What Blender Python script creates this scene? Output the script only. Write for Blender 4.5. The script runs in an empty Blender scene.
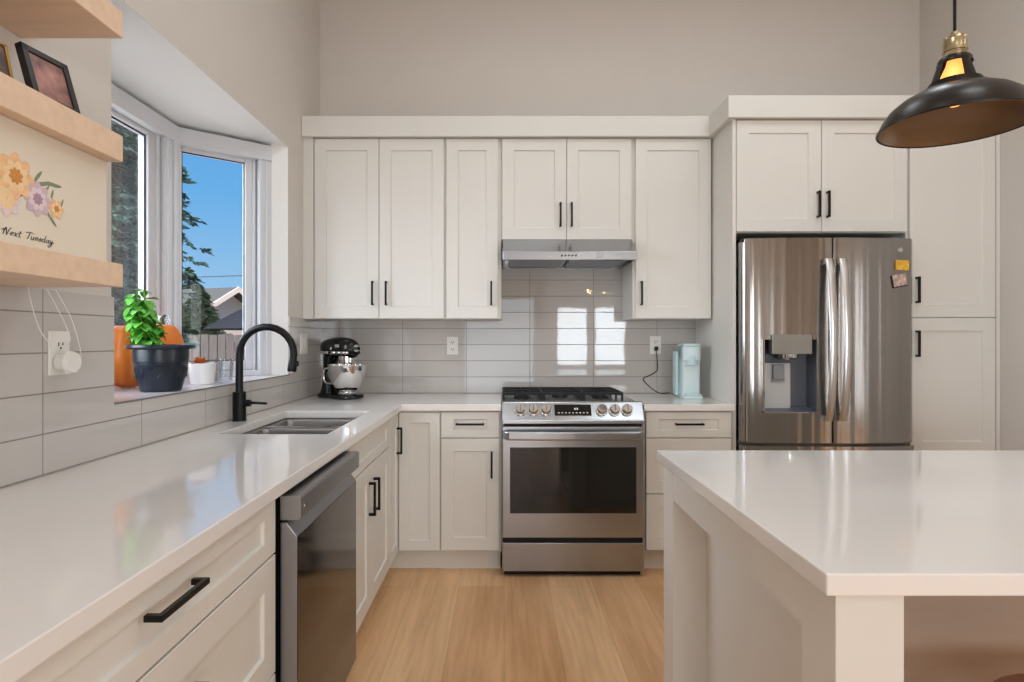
import bpy, bmesh, math, random
from mathutils import Vector, Matrix
PI = math.pi
random.seed(7)
S = bpy.context.scene
COL = S.collection
# ------------------------------------------------------------------ camera
H = 1.265
cam_d = bpy.data.cameras.new('camera'); cam = bpy.data.objects.new('camera', cam_d); COL.objects.link(cam)
cam.location = (0, 0, H); cam.rotation_euler = (PI/2, 0, 0)
cam_d.sensor_width = 36; cam_d.lens = 587/1024*36
cam_d.shift_x = 8/1024; cam_d.shift_y = -2/1024
cam_d.clip_start = 0.02; cam_d.clip_end = 400
S.camera = cam
S.view_settings.view_transform = 'Standard'; S.view_settings.look = 'None'
S.view_settings.gamma = 1; S.view_settings.use_curve_mapping = False
S.view_settings.exposure = -0.08
S.cycles.use_denoising = True
S.cycles.max_bounces = 10; S.cycles.diffuse_bounces = 5; S.cycles.glossy_bounces = 5
S.cycles.transparent_max_bounces = 12; S.cycles.sample_clamp_indirect = 4
S.cycles.caustics_reflective = False; S.cycles.caustics_refractive = False

def lin(r, g, b):
    f = lambda c: (c/255/12.92) if c/255 <= .04045 else ((c/255+.055)/1.055)**2.4
    return (f(r), f(g), f(b), 1)
# ------------------------------------------------------------------ world
W = bpy.data.worlds.new('sky'); S.world = W; W.use_nodes = True
wn = W.node_tree.nodes; wl = W.node_tree.links
for n in list(wn): wn.remove(n)
wo = wn.new('ShaderNodeOutputWorld'); bg = wn.new('ShaderNodeBackground')
tc = wn.new('ShaderNodeTexCoord'); sx = wn.new('ShaderNodeSeparateXYZ'); cr = wn.new('ShaderNodeValToRGB')
wl.new(tc.outputs['Generated'], sx.inputs[0]); wl.new(sx.outputs['Z'], cr.inputs[0])
cr.color_ramp.elements[0].position = 0.0; cr.color_ramp.elements[0].color = lin(168, 208, 238)
cr.color_ramp.elements[1].position = 0.55; cr.color_ramp.elements[1].color = lin(62, 132, 212)
e = cr.color_ramp.elements.new(0.22); e.color = lin(104, 176, 234)
# bright sky lobe added out of view to light the left-side surfaces
dt = wn.new('ShaderNodeVectorMath'); dt.operation = 'DOT_PRODUCT'; dt.inputs[1].default_value = Vector((-.93, -.28, .24)).normalized()
mr = wn.new('ShaderNodeMapRange'); mr.interpolation_type = 'SMOOTHSTEP'
mr.inputs['From Min'].default_value = .40; mr.inputs['From Max'].default_value = .95; mr.inputs['To Min'].default_value = 0; mr.inputs['To Max'].default_value = 1
wl.new(tc.outputs['Generated'], dt.inputs[0]); wl.new(dt.outputs['Value'], mr.inputs['Value'])
hz = wn.new('ShaderNodeMix'); hz.data_type = 'RGBA'; wl.new(mr.outputs[0], hz.inputs['Factor']); wl.new(cr.outputs[0], hz.inputs['A'])
hz.inputs['B'].default_value = (10.5, 11.6, 12.8, 1)
wl.new(hz.outputs['Result'], bg.inputs[0]); bg.inputs[1].default_value = 1.05; wl.new(bg.outputs[0], wo.inputs[0])
# ------------------------------------------------------------------ lights
def area(name, loc, rot, sx_, sy_, power, color):
    d = bpy.data.lights.new(name, 'AREA'); d.shape = 'RECTANGLE'; d.size = sx_; d.size_y = sy_
    d.energy = power; d.color = color
    o = bpy.data.objects.new(name, d); COL.objects.link(o); o.location = loc; o.rotation_euler = rot
    return o
sun = bpy.data.lights.new('sun', 'SUN'); sun.energy = 5.0; sun.angle = 0.01; sun.color = (1, .93, .84)
so = bpy.data.objects.new('sun', sun); COL.objects.link(so)
so.rotation_euler = Vector((0.62, -0.42, 1.25)).to_track_quat('Z', 'Y').to_euler()
# daylight at the rear wall windows; the dining side lights are added, unseen
DAY = (.88, .95, 1.0)
for wx in (1.40, 2.17):
    area('rear_window_daylight', (wx, -4.44, 1.32), (PI/2, 0, 0), .60, 1.16, 36, DAY)
area('patio_door_daylight', (-0.1, -4.44, 1.1), (PI/2, 0, 0), 1.4, 1.95, 30, DAY)
area('dining_side_fill', (5.10, .85, 1.5), (PI/2, 0, PI/2), 1.7, 1.6, 34, DAY)  # unseen, added for extra light from the dining side
area('fridge_streak_fill', (5.14, -2.2, 1.25), (PI/2, 0, PI/2), .22, 2.0, 9, DAY)  # unseen strip added to draw a bright streak in the fridge door
# unseen soft discs under the ceiling, added to brighten the room
WARM = (.80, .915, 1.0)
for lx, ly in ((0.3, 2.3), (1.6, 2.3), (-0.2, 0.6), (1.3, 0.9), (0.3, -1.2), (2.2, -1.2), (3.9, 0.4), (1.2, -3)):
    d = bpy.data.lights.new('ceiling_fill_disc', 'AREA'); d.shape = 'DISK'; d.size = .5; d.energy = 8.3; d.color = WARM
    o = bpy.data.objects.new('ceiling_fill_disc', d); COL.objects.link(o); o.location = (lx, ly, 3.57)

# ------------------------------------------------------------------ materials
def mat(name, col, rough=.5, metal=0, var=.03, scale=6, bump=0, bscale=60, coat=0, emit=None, estr=0, alpha=1, trans=0, spec=.5, stretch=None, ior=1.45, sheen=0):
    m = bpy.data.materials.new(name); m.use_nodes = True
    n = m.node_tree.nodes; l = m.node_tree.links; b = n['Principled BSDF']
    c = lin(*col) if max(col) > 1 else (*col, 1)
    t = n.new('ShaderNodeTexCoord'); mp = n.new('ShaderNodeMapping'); l.new(t.outputs['Object'], mp.inputs[0])
    if stretch: mp.inputs['Scale'].default_value = stretch
    nz = n.new('ShaderNodeTexNoise'); nz.inputs['Scale'].default_value = scale; nz.inputs['Detail'].default_value = 4
    l.new(mp.outputs[0], nz.inputs['Vector'])
    rp = n.new('ShaderNodeValToRGB'); l.new(nz.outputs[0], rp.inputs[0])
    rp.color_ramp.elements[0].position = .3; rp.color_ramp.elements[1].position = .7
    rp.color_ramp.elements[0].color = tuple(min(1, x*(1-var)) for x in c[:3]) + (1,)
    rp.color_ramp.elements[1].color = tuple(min(1, x*(1+var)) for x in c[:3]) + (1,)
    l.new(rp.outputs[0], b.inputs['Base Color'])
    b.inputs['Roughness'].default_value = rough; b.inputs['Metallic'].default_value = metal
    b.inputs['Specular IOR Level'].default_value = spec; b.inputs['IOR'].default_value = ior
    b.inputs['Coat Weight'].default_value = coat; b.inputs['Coat Roughness'].default_value = .06
    b.inputs['Transmission Weight'].default_value = trans
    if emit:
        b.inputs['Emission Color'].default_value = lin(*emit); b.inputs['Emission Strength'].default_value = estr
    if bump:
        z2 = n.new('ShaderNodeTexNoise'); z2.inputs['Scale'].default_value = bscale; l.new(mp.outputs[0], z2.inputs['Vector'])
        bp = n.new('ShaderNodeBump'); bp.inputs['Strength'].default_value = bump; bp.inputs['Distance'].default_value = .002 if bscale > 5 else .02
        l.new(z2.outputs[0], bp.inputs['Height']); l.new(bp.outputs[0], b.inputs['Normal'])
    return m

def glass_mat(name, tint=(1, 1, 1), refl=.05):
    m = bpy.data.materials.new(name); m.use_nodes = True
    n = m.node_tree.nodes; l = m.node_tree.links
    for x in list(n): n.remove(x)
    o = n.new('ShaderNodeOutputMaterial'); mx = n.new('ShaderNodeMixShader'); tr = n.new('ShaderNodeBsdfTransparent')
    g = n.new('ShaderNodeBsdfGlossy'); fr = n.new('ShaderNodeLayerWeight'); mm = n.new('ShaderNodeMath'); mm.operation = 'MULTIPLY'
    fr.inputs[0].default_value = .35; mm.inputs[1].default_value = refl*5
    tr.inputs[0].default_value = (*tint, 1); g.inputs['Roughness'].default_value = .02
    l.new(fr.outputs['Fresnel'], mm.inputs[0]); l.new(mm.outputs[0], mx.inputs[0])
    l.new(tr.outputs[0], mx.inputs[1]); l.new(g.outputs[0], mx.inputs[2]); l.new(mx.outputs[0], o.inputs[0])
    return m

def tile_mat(name, axis, u0):
    """stacked glossy tiles; axis 'X' or 'Y' is the running direction; joints are real grooves in colour and bump"""
    m = bpy.data.materials.new(name); m.use_nodes = True
    n = m.node_tree.nodes; l = m.node_tree.links; b = n['Principled BSDF']
    t = n.new('ShaderNodeTexCoord'); s = n.new('ShaderNodeSeparateXYZ'); l.new(t.outputs['Object'], s.inputs[0])
    def math_(op, a, c=None):
        q = n.new('ShaderNodeMath'); q.operation = op
        for i, v in enumerate((a, c)):
            if v is None: continue
            if isinstance(v, (int, float)): q.inputs[i].default_value = v
            else: l.new(v, q.inputs[i])
        return q.outputs[0]
    def joint(src, o0, period, half):
        a = math_('SUBTRACT', src, o0); a = math_('DIVIDE', a, period)
        f = math_('FRACT', a); f = math_('SUBTRACT', f, .5); f = math_('ABSOLUTE', f)      # .5 at the joint
        return math_('GREATER_THAN', f, .5 - half/period), math_('FLOOR', a)
    ju, cu = joint(s.outputs[axis], u0 + 20*.4105*-1, .4105, .0016)
    jv, cv = joint(s.outputs['Z'], .9165, .1042, .0018)
    j = math_('MAXIMUM', ju, jv)
    cid = n.new('ShaderNodeCombineXYZ'); l.new(cu, cid.inputs[0]); l.new(cv, cid.inputs[1])
    wn_ = n.new('ShaderNodeTexWhiteNoise'); wn_.noise_dimensions = '2D'; l.new(cid.outputs[0], wn_.inputs['Vector'])
    r = n.new('ShaderNodeValToRGB'); l.new(wn_.outputs['Value'], r.inputs[0])
    r.color_ramp.elements[0].color = lin(190, 184, 179); r.color_ramp.elements[1].color = lin(197, 191, 186)
    mx = n.new('ShaderNodeMix'); mx.data_type = 'RGBA'; l.new(j, mx.inputs['Factor'])
    l.new(r.outputs[0], mx.inputs['A']); mx.inputs['B'].default_value = lin(136, 127, 119)
    l.new(mx.outputs['Result'], b.inputs['Base Color'])
    ro = math_('MULTIPLY', j, .6); ro = math_('ADD', ro, .03); l.new(ro, b.inputs['Roughness'])
    nz = n.new('ShaderNodeTexNoise'); nz.inputs['Scale'].default_value = 9; l.new(t.outputs['Object'], nz.inputs['Vector'])
    h = math_('MULTIPLY', j, -1.2); h2 = math_('MULTIPLY', nz.outputs[0], .16); hh = math_('ADD', h, h2)
    bp = n.new('ShaderNodeBump'); bp.inputs['Strength'].default_value = .35; bp.inputs['Distance'].default_value = .003
    l.new(hh, bp.inputs['Height']); l.new(bp.outputs[0], b.inputs['Normal'])
    return m

def wood_floor():
    m = bpy.data.materials.new('oak_plank_floor'); m.use_nodes = True
    n = m.node_tree.nodes; l = m.node_tree.links; b = n['Principled BSDF']
    t = n.new('ShaderNodeTexCoord'); mp = n.new('ShaderNodeMapping'); l.new(t.outputs['Object'], mp.inputs[0])
    mp.inputs['Rotation'].default_value = (0, 0, PI/2)
    br = n.new('ShaderNodeTexBrick'); l.new(mp.outputs[0], br.inputs['Vector'])
    br.inputs['Scale'].default_value = 1; br.inputs['Brick Width'].default_value = 1.5; br.inputs['Row Height'].default_value = .23
    br.inputs['Mortar Size'].default_value = .0012; br.offset = .37; br.inputs['Mortar Smooth'].default_value = .2
    br.inputs['Color1'].default_value = lin(222, 176, 130); br.inputs['Color2'].default_value = lin(238, 198, 154)
    br.inputs['Mortar'].default_value = lin(196, 152, 108)
    m2 = n.new('ShaderNodeMapping'); l.new(t.outputs['Object'], m2.inputs[0]); m2.inputs['Scale'].default_value = (14, .9, 1)
    nz = n.new('ShaderNodeTexNoise'); nz.inputs['Scale'].default_value = 3; nz.inputs['Detail'].default_value = 8; nz.inputs['Distortion'].default_value = .6
    l.new(m2.outputs[0], nz.inputs['Vector'])
    m3 = n.new('ShaderNodeMapping'); l.new(t.outputs['Object'], m3.inputs[0]); m3.inputs['Scale'].default_value = (3.2, .5, 1)
    n3 = n.new('ShaderNodeTexNoise'); n3.inputs['Scale'].default_value = 1.6; n3.inputs['Detail'].default_value = 3; l.new(m3.outputs[0], n3.inputs['Vector'])
    r = n.new('ShaderNodeValToRGB'); l.new(nz.outputs[0], r.inputs[0])
    r.color_ramp.elements[0].position = .3; r.color_ramp.elements[0].color = (.80, .76, .72, 1)
    r.color_ramp.elements[1].position = .65; r.color_ramp.elements[1].color = (1.04, 1.03, 1.02, 1)
    r3 = n.new('ShaderNodeValToRGB'); l.new(n3.outputs[0], r3.inputs[0])
    r3.color_ramp.elements[0].position = .35; r3.color_ramp.elements[0].color = (.84, .77, .70, 1)
    r3.color_ramp.elements[1].position = .65; r3.color_ramp.elements[1].color = (1.05, 1.05, 1.05, 1)
    x1 = n.new('ShaderNodeMix'); x1.data_type = 'RGBA'; x1.blend_type = 'MULTIPLY'; x1.inputs['Factor'].default_value = .75
    l.new(br.outputs['Color'], x1.inputs['A']); l.new(r.outputs[0], x1.inputs['B'])
    x2 = n.new('ShaderNodeMix'); x2.data_type = 'RGBA'; x2.blend_type = 'MULTIPLY'; x2.inputs['Factor'].default_value = 1
    l.new(x1.outputs['Result'], x2.inputs['A']); l.new(r3.outputs[0], x2.inputs['B'])
    l.new(x2.outputs['Result'], b.inputs['Base Color']); b.inputs['Roughness'].default_value = .42
    bp = n.new('ShaderNodeBump'); bp.inputs['Strength'].default_value = .12; bp.inputs['Distance'].default_value = .002
    l.new(nz.outputs[0], bp.inputs['Height']); l.new(bp.outputs[0], b.inputs['Normal'])
    return m

M = dict(
    wall=mat('wall_paint', (208, 200, 192), .75, var=.01, bump=.1, bscale=200),
    ceil=mat('ceiling_paint', (236, 234, 230), .8, var=.01),
    white=mat('cabinet_paint', (222, 218, 211), .38, var=.008),
    trimw=mat('white_trim_paint', (236, 236, 234), .45, var=.008),
    vinyl=mat('window_vinyl', (214, 215, 219), .3, var=.008),
    quartz=mat('white_quartz', (233, 228, 224), .09, var=.012, scale=3, coat=.3),
    sill=mat('speckled_sill', (214, 208, 212), .2, var=.12, scale=90),
    steel=mat('brushed_stainless', (168, 165, 162), .15, metal=1, var=.03, scale=4, stretch=(9, 9, .12), bump=.5, bscale=1.0),
    steelh=mat('brushed_stainless_horizontal', (168, 169, 172), .24, metal=1, var=.03, scale=4, stretch=(1, 1, 60)),
    steeld=mat('dark_mirror_stainless', (82, 80, 80), .10, metal=1, var=.03),
    dwgrey=mat('satin_grey_steel', (150, 149, 150), .32, metal=.9, var=.02),
    chrome=mat('polished_chrome', (225, 225, 225), .08, metal=1, var=.01),
    sinks=mat('sink_steel', (150, 147, 145), .3, metal=1, var=.03),
    black=mat('matte_black_metal', (12, 12, 12), .32, metal=.4, var=.05),
    iron=mat('cast_iron', (20, 20, 21), .55, var=.1, bump=.3),
    gblack=mat('gloss_black', (10, 10, 11), .06, var=.05),
    bglass=mat('black_oven_glass', (12, 14, 14), .05, var=.05, spec=.8),
    dark=mat('dark_gap', (18, 17, 16), .7),
    oak=mat('light_oak_shelf', (224, 194, 166), .5, var=.06, scale=3, stretch=(1, 14, 14)),
    plast=mat('white_plastic', (232, 228, 222), .35, var=.01),
    mint=mat('pale_blue_plastic', (206, 222, 222), .35, var=.01),
    mintd=mat('deeper_pale_blue_plastic', (192, 214, 216), .3, var=.01),  # slightly deeper blue for tank, lid, tray and pod holder
    navy=mat('dark_navy_plastic', (25, 33, 44), .3, var=.06),
    soil=mat('potting_soil', (58, 42, 30), .95, var=.4, scale=60, bump=1),
    leaf=mat('basil_leaf', (104, 182, 70), .32, var=.4, scale=34),
    stemg=mat('green_stem', (110, 150, 60), .6),
    pump=mat('pumpkin_skin', (226, 122, 40), .42, var=.12, scale=14),
    stemb=mat('dry_stem', (92, 96, 88), .8, var=.2),
    ceram=mat('white_ceramic', (232, 232, 232), .25, var=.01),
    bronze=mat('dark_bronze', (46, 40, 36), .32, metal=.75, var=.1),
    bronzi=mat('bronze_inner', (112, 86, 60), .45, metal=.5, var=.1),
    brass=mat('aged_brass', (172, 156, 122), .25, metal=1, var=.08, stretch=(30, 30, 1)),
    bulb=mat('lit_bulb', (255, 200, 120), .2, emit=(255, 170, 84), estr=1.6),
    paper=mat('cream_sign_board', (226, 214, 196), .7, var=.01),
    frameb=mat('black_picture_frame', (24, 20, 18), .4),
    gold=mat('gold_frame', (170, 130, 70), .35, metal=.8),
    stool=mat('walnut_seat', (150, 104, 74), .4, var=.12, scale=3, stretch=(1, 10, 1)),
    glass=glass_mat('window_glass'),
    cglass=glass_mat('clear_tumbler_glass', (.95, .96, .97), .09),
    grass=mat('lawn', (140, 128, 108), .9, var=.3, scale=20),
    bark=mat('bark', (74, 60, 50), .9, var=.3, scale=20, bump=1),
    needle=mat('blue_green_needles', (84, 114, 104), .7, var=.5, scale=2.2),
    needle2=mat('dark_green_foliage', (54, 76, 46), .7, var=.4, scale=3),
    fence=mat('weathered_fence', (112, 102, 98), .85, var=.12, scale=3, stretch=(12, 12, 1)),
    roof=mat('roof_shingle', (58, 55, 53), .9, var=.3, scale=14),
    stucco=mat('house_stucco', (200, 184, 178), .85, var=.03),
    fascia=mat('fascia_board', (226, 206, 196), .6),
    navyc=mat('navy_canvas', (14, 16, 26), .8, var=.08),
    wire=mat('power_line', (40, 40, 44), .6),
)
M['tile_x'] = tile_mat('wall_tile_back', 'X', -.654)
M['tile_y'] = tile_mat('wall_tile_left', 'Y', 1.503)
M['floor'] = wood_floor()

# ------------------------------------------------------------------ mesh helpers
class MB:
    def __init__(s): s.bm = bmesh.new()
    def box(s, x0, x1, y0, y1, z0, z1, bev=0):
        r = bmesh.ops.create_cube(s.bm, size=1)
        for v in r['verts']:
            v.co = Vector(((x0+x1)/2 + v.co.x*(x1-x0), (y0+y1)/2 + v.co.y*(y1-y0), (z0+z1)/2 + v.co.z*(z1-z0)))
        if bev:
            ed = list({e for v in r['verts'] for e in v.link_edges})
            bmesh.ops.bevel(s.bm, geom=ed, offset=bev, segments=2, affect='EDGES', profile=.5)
        return s
    def prism(s, pts, axis, a, b):
        """pts 2D polygon extruded from a to b along axis (0,1,2); the 2 coords are the remaining axes in order"""
        def mk(p, t):
            q = [p[0], p[1]]; q.insert(axis, t); return s.bm.verts.new(q)
        A = [mk(p, a) for p in pts]; B = [mk(p, b) for p in pts]; n = len(pts)
        for i in range(n): s.bm.faces.new((A[i], A[(i+1) % n], B[(i+1) % n], B[i]))
        s.bm.faces.new(A); s.bm.faces.new(B[::-1]); return s
    def lathe(s, prof, cx=0, cy=0, cz=0, n=32, closed=False, a0=0, a1=2*PI):
        full = abs(a1-a0-2*PI) < 1e-6; k = n if full else n+1
        rings = []
        for r, z in prof:
            if r < 1e-6: rings.append([s.bm.verts.new((cx, cy, cz+z))])
            else: rings.append([s.bm.verts.new((cx+r*math.cos(a0+(a1-a0)*i/n), cy+r*math.sin(a0+(a1-a0)*i/n), cz+z)) for i in range(k)])
        pairs = list(zip(rings, rings[1:])) + ([(rings[-1], rings[0])] if closed else [])
        for A, B in pairs:
            for i in range(n):
                j = (i+1) % k if full else i+1
                if len(A) == 1 and len(B) == 1: continue
                if len(A) == 1: s.bm.faces.new((A[0], B[j], B[i]))
                elif len(B) == 1: s.bm.faces.new((A[i], A[j], B[0]))
                else: s.bm.faces.new((A[i], A[j], B[j], B[i]))
        return s
    def tube(s, pts, r, n=12, cap=True, flat=None):
        pts = [Vector(p) for p in pts]; rings = []; up = None
        for i, p in enumerate(pts):
            d = (pts[min(i+1, len(pts)-1)] - pts[max(i-1, 0)]).normalized()
            if up is None: up = Vector((0, 0, 1)) if abs(d.z) < .9 else Vector((1, 0, 0))
            sd = d.cross(up).normalized(); up = sd.cross(d).normalized()
            rr = r[i] if isinstance(r, (list, tuple)) else r
            fa, fb = (flat if flat else (1, 1))
            rings.append([s.bm.verts.new(p + (sd*math.cos(2*PI*k/n)*fa + up*math.sin(2*PI*k/n)*fb)*rr) for k in range(n)])
        for A, B in zip(rings, rings[1:]):
            for k in range(n): s.bm.faces.new((A[k], A[(k+1) % n], B[(k+1) % n], B[k]))
        if cap: s.bm.faces.new(rings[0]); s.bm.faces.new(rings[-1][::-1])
        return s
    def sphere(s, c, r, sc=(1, 1, 1), u=16, v=10):
        q = bmesh.ops.create_uvsphere(s.bm, u_segments=u, v_segments=v, radius=r)
        for w in q['verts']: w.co = Vector((c[0]+w.co.x*sc[0], c[1]+w.co.y*sc[1], c[2]+w.co.z*sc[2]))
        return s
    def cyl(s, c, r, h, axis=2, n=24):
        """cylinder of radius r centred at c, length h along axis"""
        a = [0, 0, 0]; a[axis] = h/2
        p0 = Vector(c) - Vector(a); p1 = Vector(c) + Vector(a)
        return s.tube([p0, p1], r, n)
    def build(s, name, m, parent=None, loc=None, rot=None, smooth=False, bevel=0):
        bmesh.ops.recalc_face_normals(s.bm, faces=s.bm.faces[:])
        me = bpy.data.meshes.new(name); s.bm.to_mesh(me); s.bm.free()
        ob = bpy.data.objects.new(name, me); COL.objects.link(ob)
        me.materials.append(m)
        if smooth:
            for p in me.polygons: p.use_smooth = True
            try:
                me.set_sharp_from_angle(angle=math.radians(38))
            except Exception: pass
        if parent: ob.parent = parent
        if loc: ob.location = loc
        if rot: ob.rotation_euler = rot
        if bevel:
            b = ob.modifiers.new('bevel', 'BEVEL'); b.width = bevel; b.segments = 2; b.limit_method = 'ANGLE'
        return ob
def box(name, m, x0, x1, y0, y1, z0, z1, parent=None, bevel=0, **k):
    return MB().box(x0, x1, y0, y1, z0, z1).build(name, m, parent, bevel=bevel, **k)
def spline(P, n=8):
    out_ = []; P = [Vector(p) for p in P]
    for i in range(len(P)-1):
        p0, p1, p2, p3 = P[max(i-1, 0)], P[i], P[i+1], P[min(i+2, len(P)-1)]
        for k_ in range(n):
            t = k_/n; out_.append(.5*((2*p1)+(-p0+p2)*t+(2*p0-5*p1+4*p2-p3)*t*t+(-p0+3*p1-3*p2+p3)*t**3))
    return out_+[P[-1]]
def tag(o, label, cat, group=None, kind=None):
    o['label'] = label; o['category'] = cat
    if group: o['group'] = group
    if kind: o['kind'] = kind
    return o
def thing(name, label, cat, loc=(0, 0, 0), rot=0, group=None):
    o = bpy.data.objects.new(name, None); COL.objects.link(o); o.location = loc; o.rotation_euler = (0, 0, rot)
    o.empty_display_size = .1
    return tag(o, label, cat, group)
def struct(o, label=None):
    o['kind'] = 'structure'
    if label: o['label'] = label
    return o
def sbox(name, m, *a, label=None, **k): return struct(box(name, m, *a, **k), label)

# ------------------------------------------------------------------ the room
XL, XR, YB, ZC, YR = -1.19, 2.69, 3.80, 3.60, -4.5
sbox('floor', M['floor'], -1.35, 5.3, YR-.1, YB+.1, -.1, 0, label='light oak plank floor running between the cabinets')
sbox('ceiling', M['ceil'], -1.35, 5.3, YR-.1, YB+.1, ZC, ZC+.1)
sbox('wall_back', M['wall'], -1.35, 5.3, YB, YB+.12, 0, ZC)
sbox('wall_right', M['wall'], XR, 5.25, 1.9, YB, 0, ZC)
sbox('wall_far_right', M['wall'], 5.2, 5.32, YR, 1.9, 0, ZC)
# left wall with the bay opening
BY0, BY1, BZ0, BZ1 = 1.779, 3.234, 1.07, 2.323
mb = MB()
mb.box(XL-.14, XL, YR, BY0, 0, ZC); mb.box(XL-.14, XL, BY1, YB, 0, ZC)
mb.box(XL-.14, XL, BY0, BY1, 0, BZ0-.02); mb.box(XL-.14, XL, BY0, BY1, BZ1+.0005, ZC)
struct(mb.build('wall_left', M['wall']))
mb = MB()                                   # rear wall with three openings
xs = [-1.33, -.85, .65, 1.07, 1.73, 1.84, 2.50, 5.3]
mb.box(xs[0], xs[1], YR-.12, YR, 0, ZC); mb.box(xs[2], xs[3], YR-.12, YR, 0, ZC); mb.box(xs[4], xs[5], YR-.12, YR, 0, ZC); mb.box(xs[6], xs[7], YR-.12, YR, 0, ZC)
mb.box(xs[1], xs[2], YR-.12, YR, 2.12, ZC); mb.box(xs[1], xs[2], YR-.12, YR, 0, .08)
for a, b in ((xs[3], xs[4]), (xs[5], xs[6])):
    mb.box(a, b, YR-.12, YR, 1.93, ZC); mb.box(a, b, YR-.12, YR, 0, .72)
struct(mb.build('wall_rear', M['wall']))
# tiles
mb = MB(); mb.box(XL+.0001, 1.237, YB-.009, YB, .90, 1.388)
mb.box(-.03, .775, YB-.009, YB, 1.388, 1.86)
struct(mb.build('wall_tile_back', M['tile_x']), 'glossy greige stacked tile backsplash behind the stove')
mb = MB(); mb.box(XL, XL+.009, .2, BY0, .90, 1.392); mb.box(XL, XL+.009, BY0, BY1, .90, BZ0-.0042); mb.box(XL, XL+.009, BY1, YB-.009, .90, 1.388)
struct(mb.build('wall_tile_left', M['tile_y']), 'glossy greige stacked tile below the bay window')
struct(MB().prism([(XL-.14, BY0-.08), (-1.36, 1.70), (-1.76, 2.06), (-1.76, 2.95), (-1.36, 3.32), (XL-.14, BY1+.08)], 2, BZ1+.0005, BZ1+.14).build('trim_8', M['stucco']), 'outside roof of the bay')
# bay ceiling, sill
C0, C1, C2, C3 = (XL-.07, 1.83), (-1.606, 2.12), (-1.606, 2.89), (XL-.07, 3.18)
poly = [(XL, BY0), C0, C1, C2, C3, (XL, BY1)]
out = [(XL-.001, BY0), (-1.34, 1.70), (-1.74, 2.06), (-1.74, 2.95), (-1.34, 3.32), (XL-.001, BY1)]
struct(MB().prism(out, 2, BZ1, BZ1+.0004).build('trim_1', M['trimw']), 'white ceiling of the bay window recess')
struct(MB().prism([(XL+.003, BY0+.001), (XL-.14, BY0+.001)] + out[2:4] + [(XL-.14, BY1-.001), (XL+.003, BY1-.001)], 2, BZ0-.019, BZ0).build('trim_2', M['sill']), 'pale speckled bay window sill')
struct(MB().box(XL+.0031, XL+.0112, BY0, BY1, BZ0-.004, BZ0+.0006).build('trim_9', mat('tile_edge_metal', (112, 108, 108), .5, metal=0)), 'thin grey metal tile edge along the sill')
struct(MB().prism([(XL, BY0), C0, (XL-.14, BY0-.02), (XL-.14, BY0)], 2, BZ0, BZ1).build('trim_3', M['trimw']), 'white near jamb of the bay window')
struct(MB().prism([(XL, BY1), C3, (XL-.16, BY1+.04), (XL-.14, BY1)], 2, BZ0, BZ1).build('trim_4', M['trimw']), 'white far jamb of the bay window')
mb = MB(); mb.prism([(XL-.14, 1.75), (-1.34, 1.72), (-1.74, 2.06), (-1.74, 2.95), (-1.34, 3.30), (XL-.14, 3.26)], 2, .35, BZ0-.03)
struct(mb.build('trim_5', M['stucco']), 'outside base of the bay')
struct(MB().box(-9, -1.78, -3, 8, -.36, -.30).build('patio', mat('pale_bounce_slab', (206, 200, 192), .8, var=.06)), 'unseen pale slab added to bounce sunlight into the bay')  # added so sunlight bounces up to the bay ceiling

def bay_window(name, P, Q, outn, lf, rf, label, glaz=True):
    """window panel between plan points P and Q; lf/rf = widths of the left and right frame pieces"""
    P, Q = Vector(P), Vector(Q); L = (Q-P).length; d = (Q-P)/L
    ang = math.atan2(d.y, d.x)
    root = bpy.data.objects.new(name, None); COL.objects.link(root); root.location = (P.x, P.y, 0); root.rotation_euler = (0, 0, ang)
    struct(root, label)
    sgn = 1 if Vector((-d.y, d.x)).dot(Vector(outn)) > 0 else -1
    def yy(a, b): return (min(sgn*a, sgn*b), max(sgn*a, sgn*b))
    mb = MB(); a, b = yy(.0, .10)
    z0, z1 = BZ0, BZ1-.012
    mb.box(0, lf*.55, a, b, z0, z1); mb.box(L-rf*.55, L, a, b, z0, z1)
    mb.box(lf*.55, L-rf*.55, a, b, z1-.075, z1); mb.box(lf*.55, L-rf*.55, a, b, z0, z0+.03)
    a2, b2 = yy(-.012, .03)
    mb.box(0, L, a2, b2, z1-.085, z1-.005)                      # head casing
    a3, b3 = yy(-.008, .002)
    for q0, q1 in ((.16, .24), (.40, .52)):
        if lf > .05: mb.box(lf*q0, lf*q1, a3, b3, z0, z1-.085)
        if rf > .05: mb.box(L-rf*q1, L-rf*q0, a3, b3, z0, z1-.085)
    a3, b3 = yy(.022, .04)
    if lf > .05: mb.box(lf*.6, lf*.72, a3, b3, z0+.03, z1-.08)
    if rf > .05: mb.box(L-rf*.72, L-rf*.6, a3, b3, z0+.03, z1-.08)
    o = mb.build('frame', M['vinyl'], root, bevel=.003)
    mb = MB(); a, b = yy(.035, .085)
    mb.box(lf*.55, lf, a, b, z0+.03, z1-.075); mb.box(L-rf, L-rf*.55, a, b, z0+.03, z1-.075)
    mb.box(lf, L-rf, a, b, z1-.105, z1-.075); mb.box(lf, L-rf, a, b, z0+.03, z0+.08)
    mb.build('sash', M['vinyl'], root, bevel=.006)
    a, b = yy(.055, .06)
    MB().box(lf, L-rf, a, b, z0+.08, z1-.105).build('pane', M['glass'], root)
    # dark gasket line around the pane
    mb = MB(); a, b = yy(.048, .054); g = .005
    mb.box(lf, lf+g, a, b, z0+.08, z1-.105); mb.box(L-rf-g, L-rf, a, b, z0+.08, z1-.105)
    mb.box(lf, L-rf, a, b, z1-.105-g, z1-.105); mb.box(lf, L-rf, a, b, z0+.08, z0+.08+g)
    mb.build('gasket', M['dark'], root)
    return root
bay_window('window_1', C1, C2, (-1, 0), .18, .18, 'wide centre pane of the bay window')
bay_window('window_2', C2, C3, (-.6, .8), .025, .125, 'angled far pane of the bay window beside the cabinets')
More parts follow.
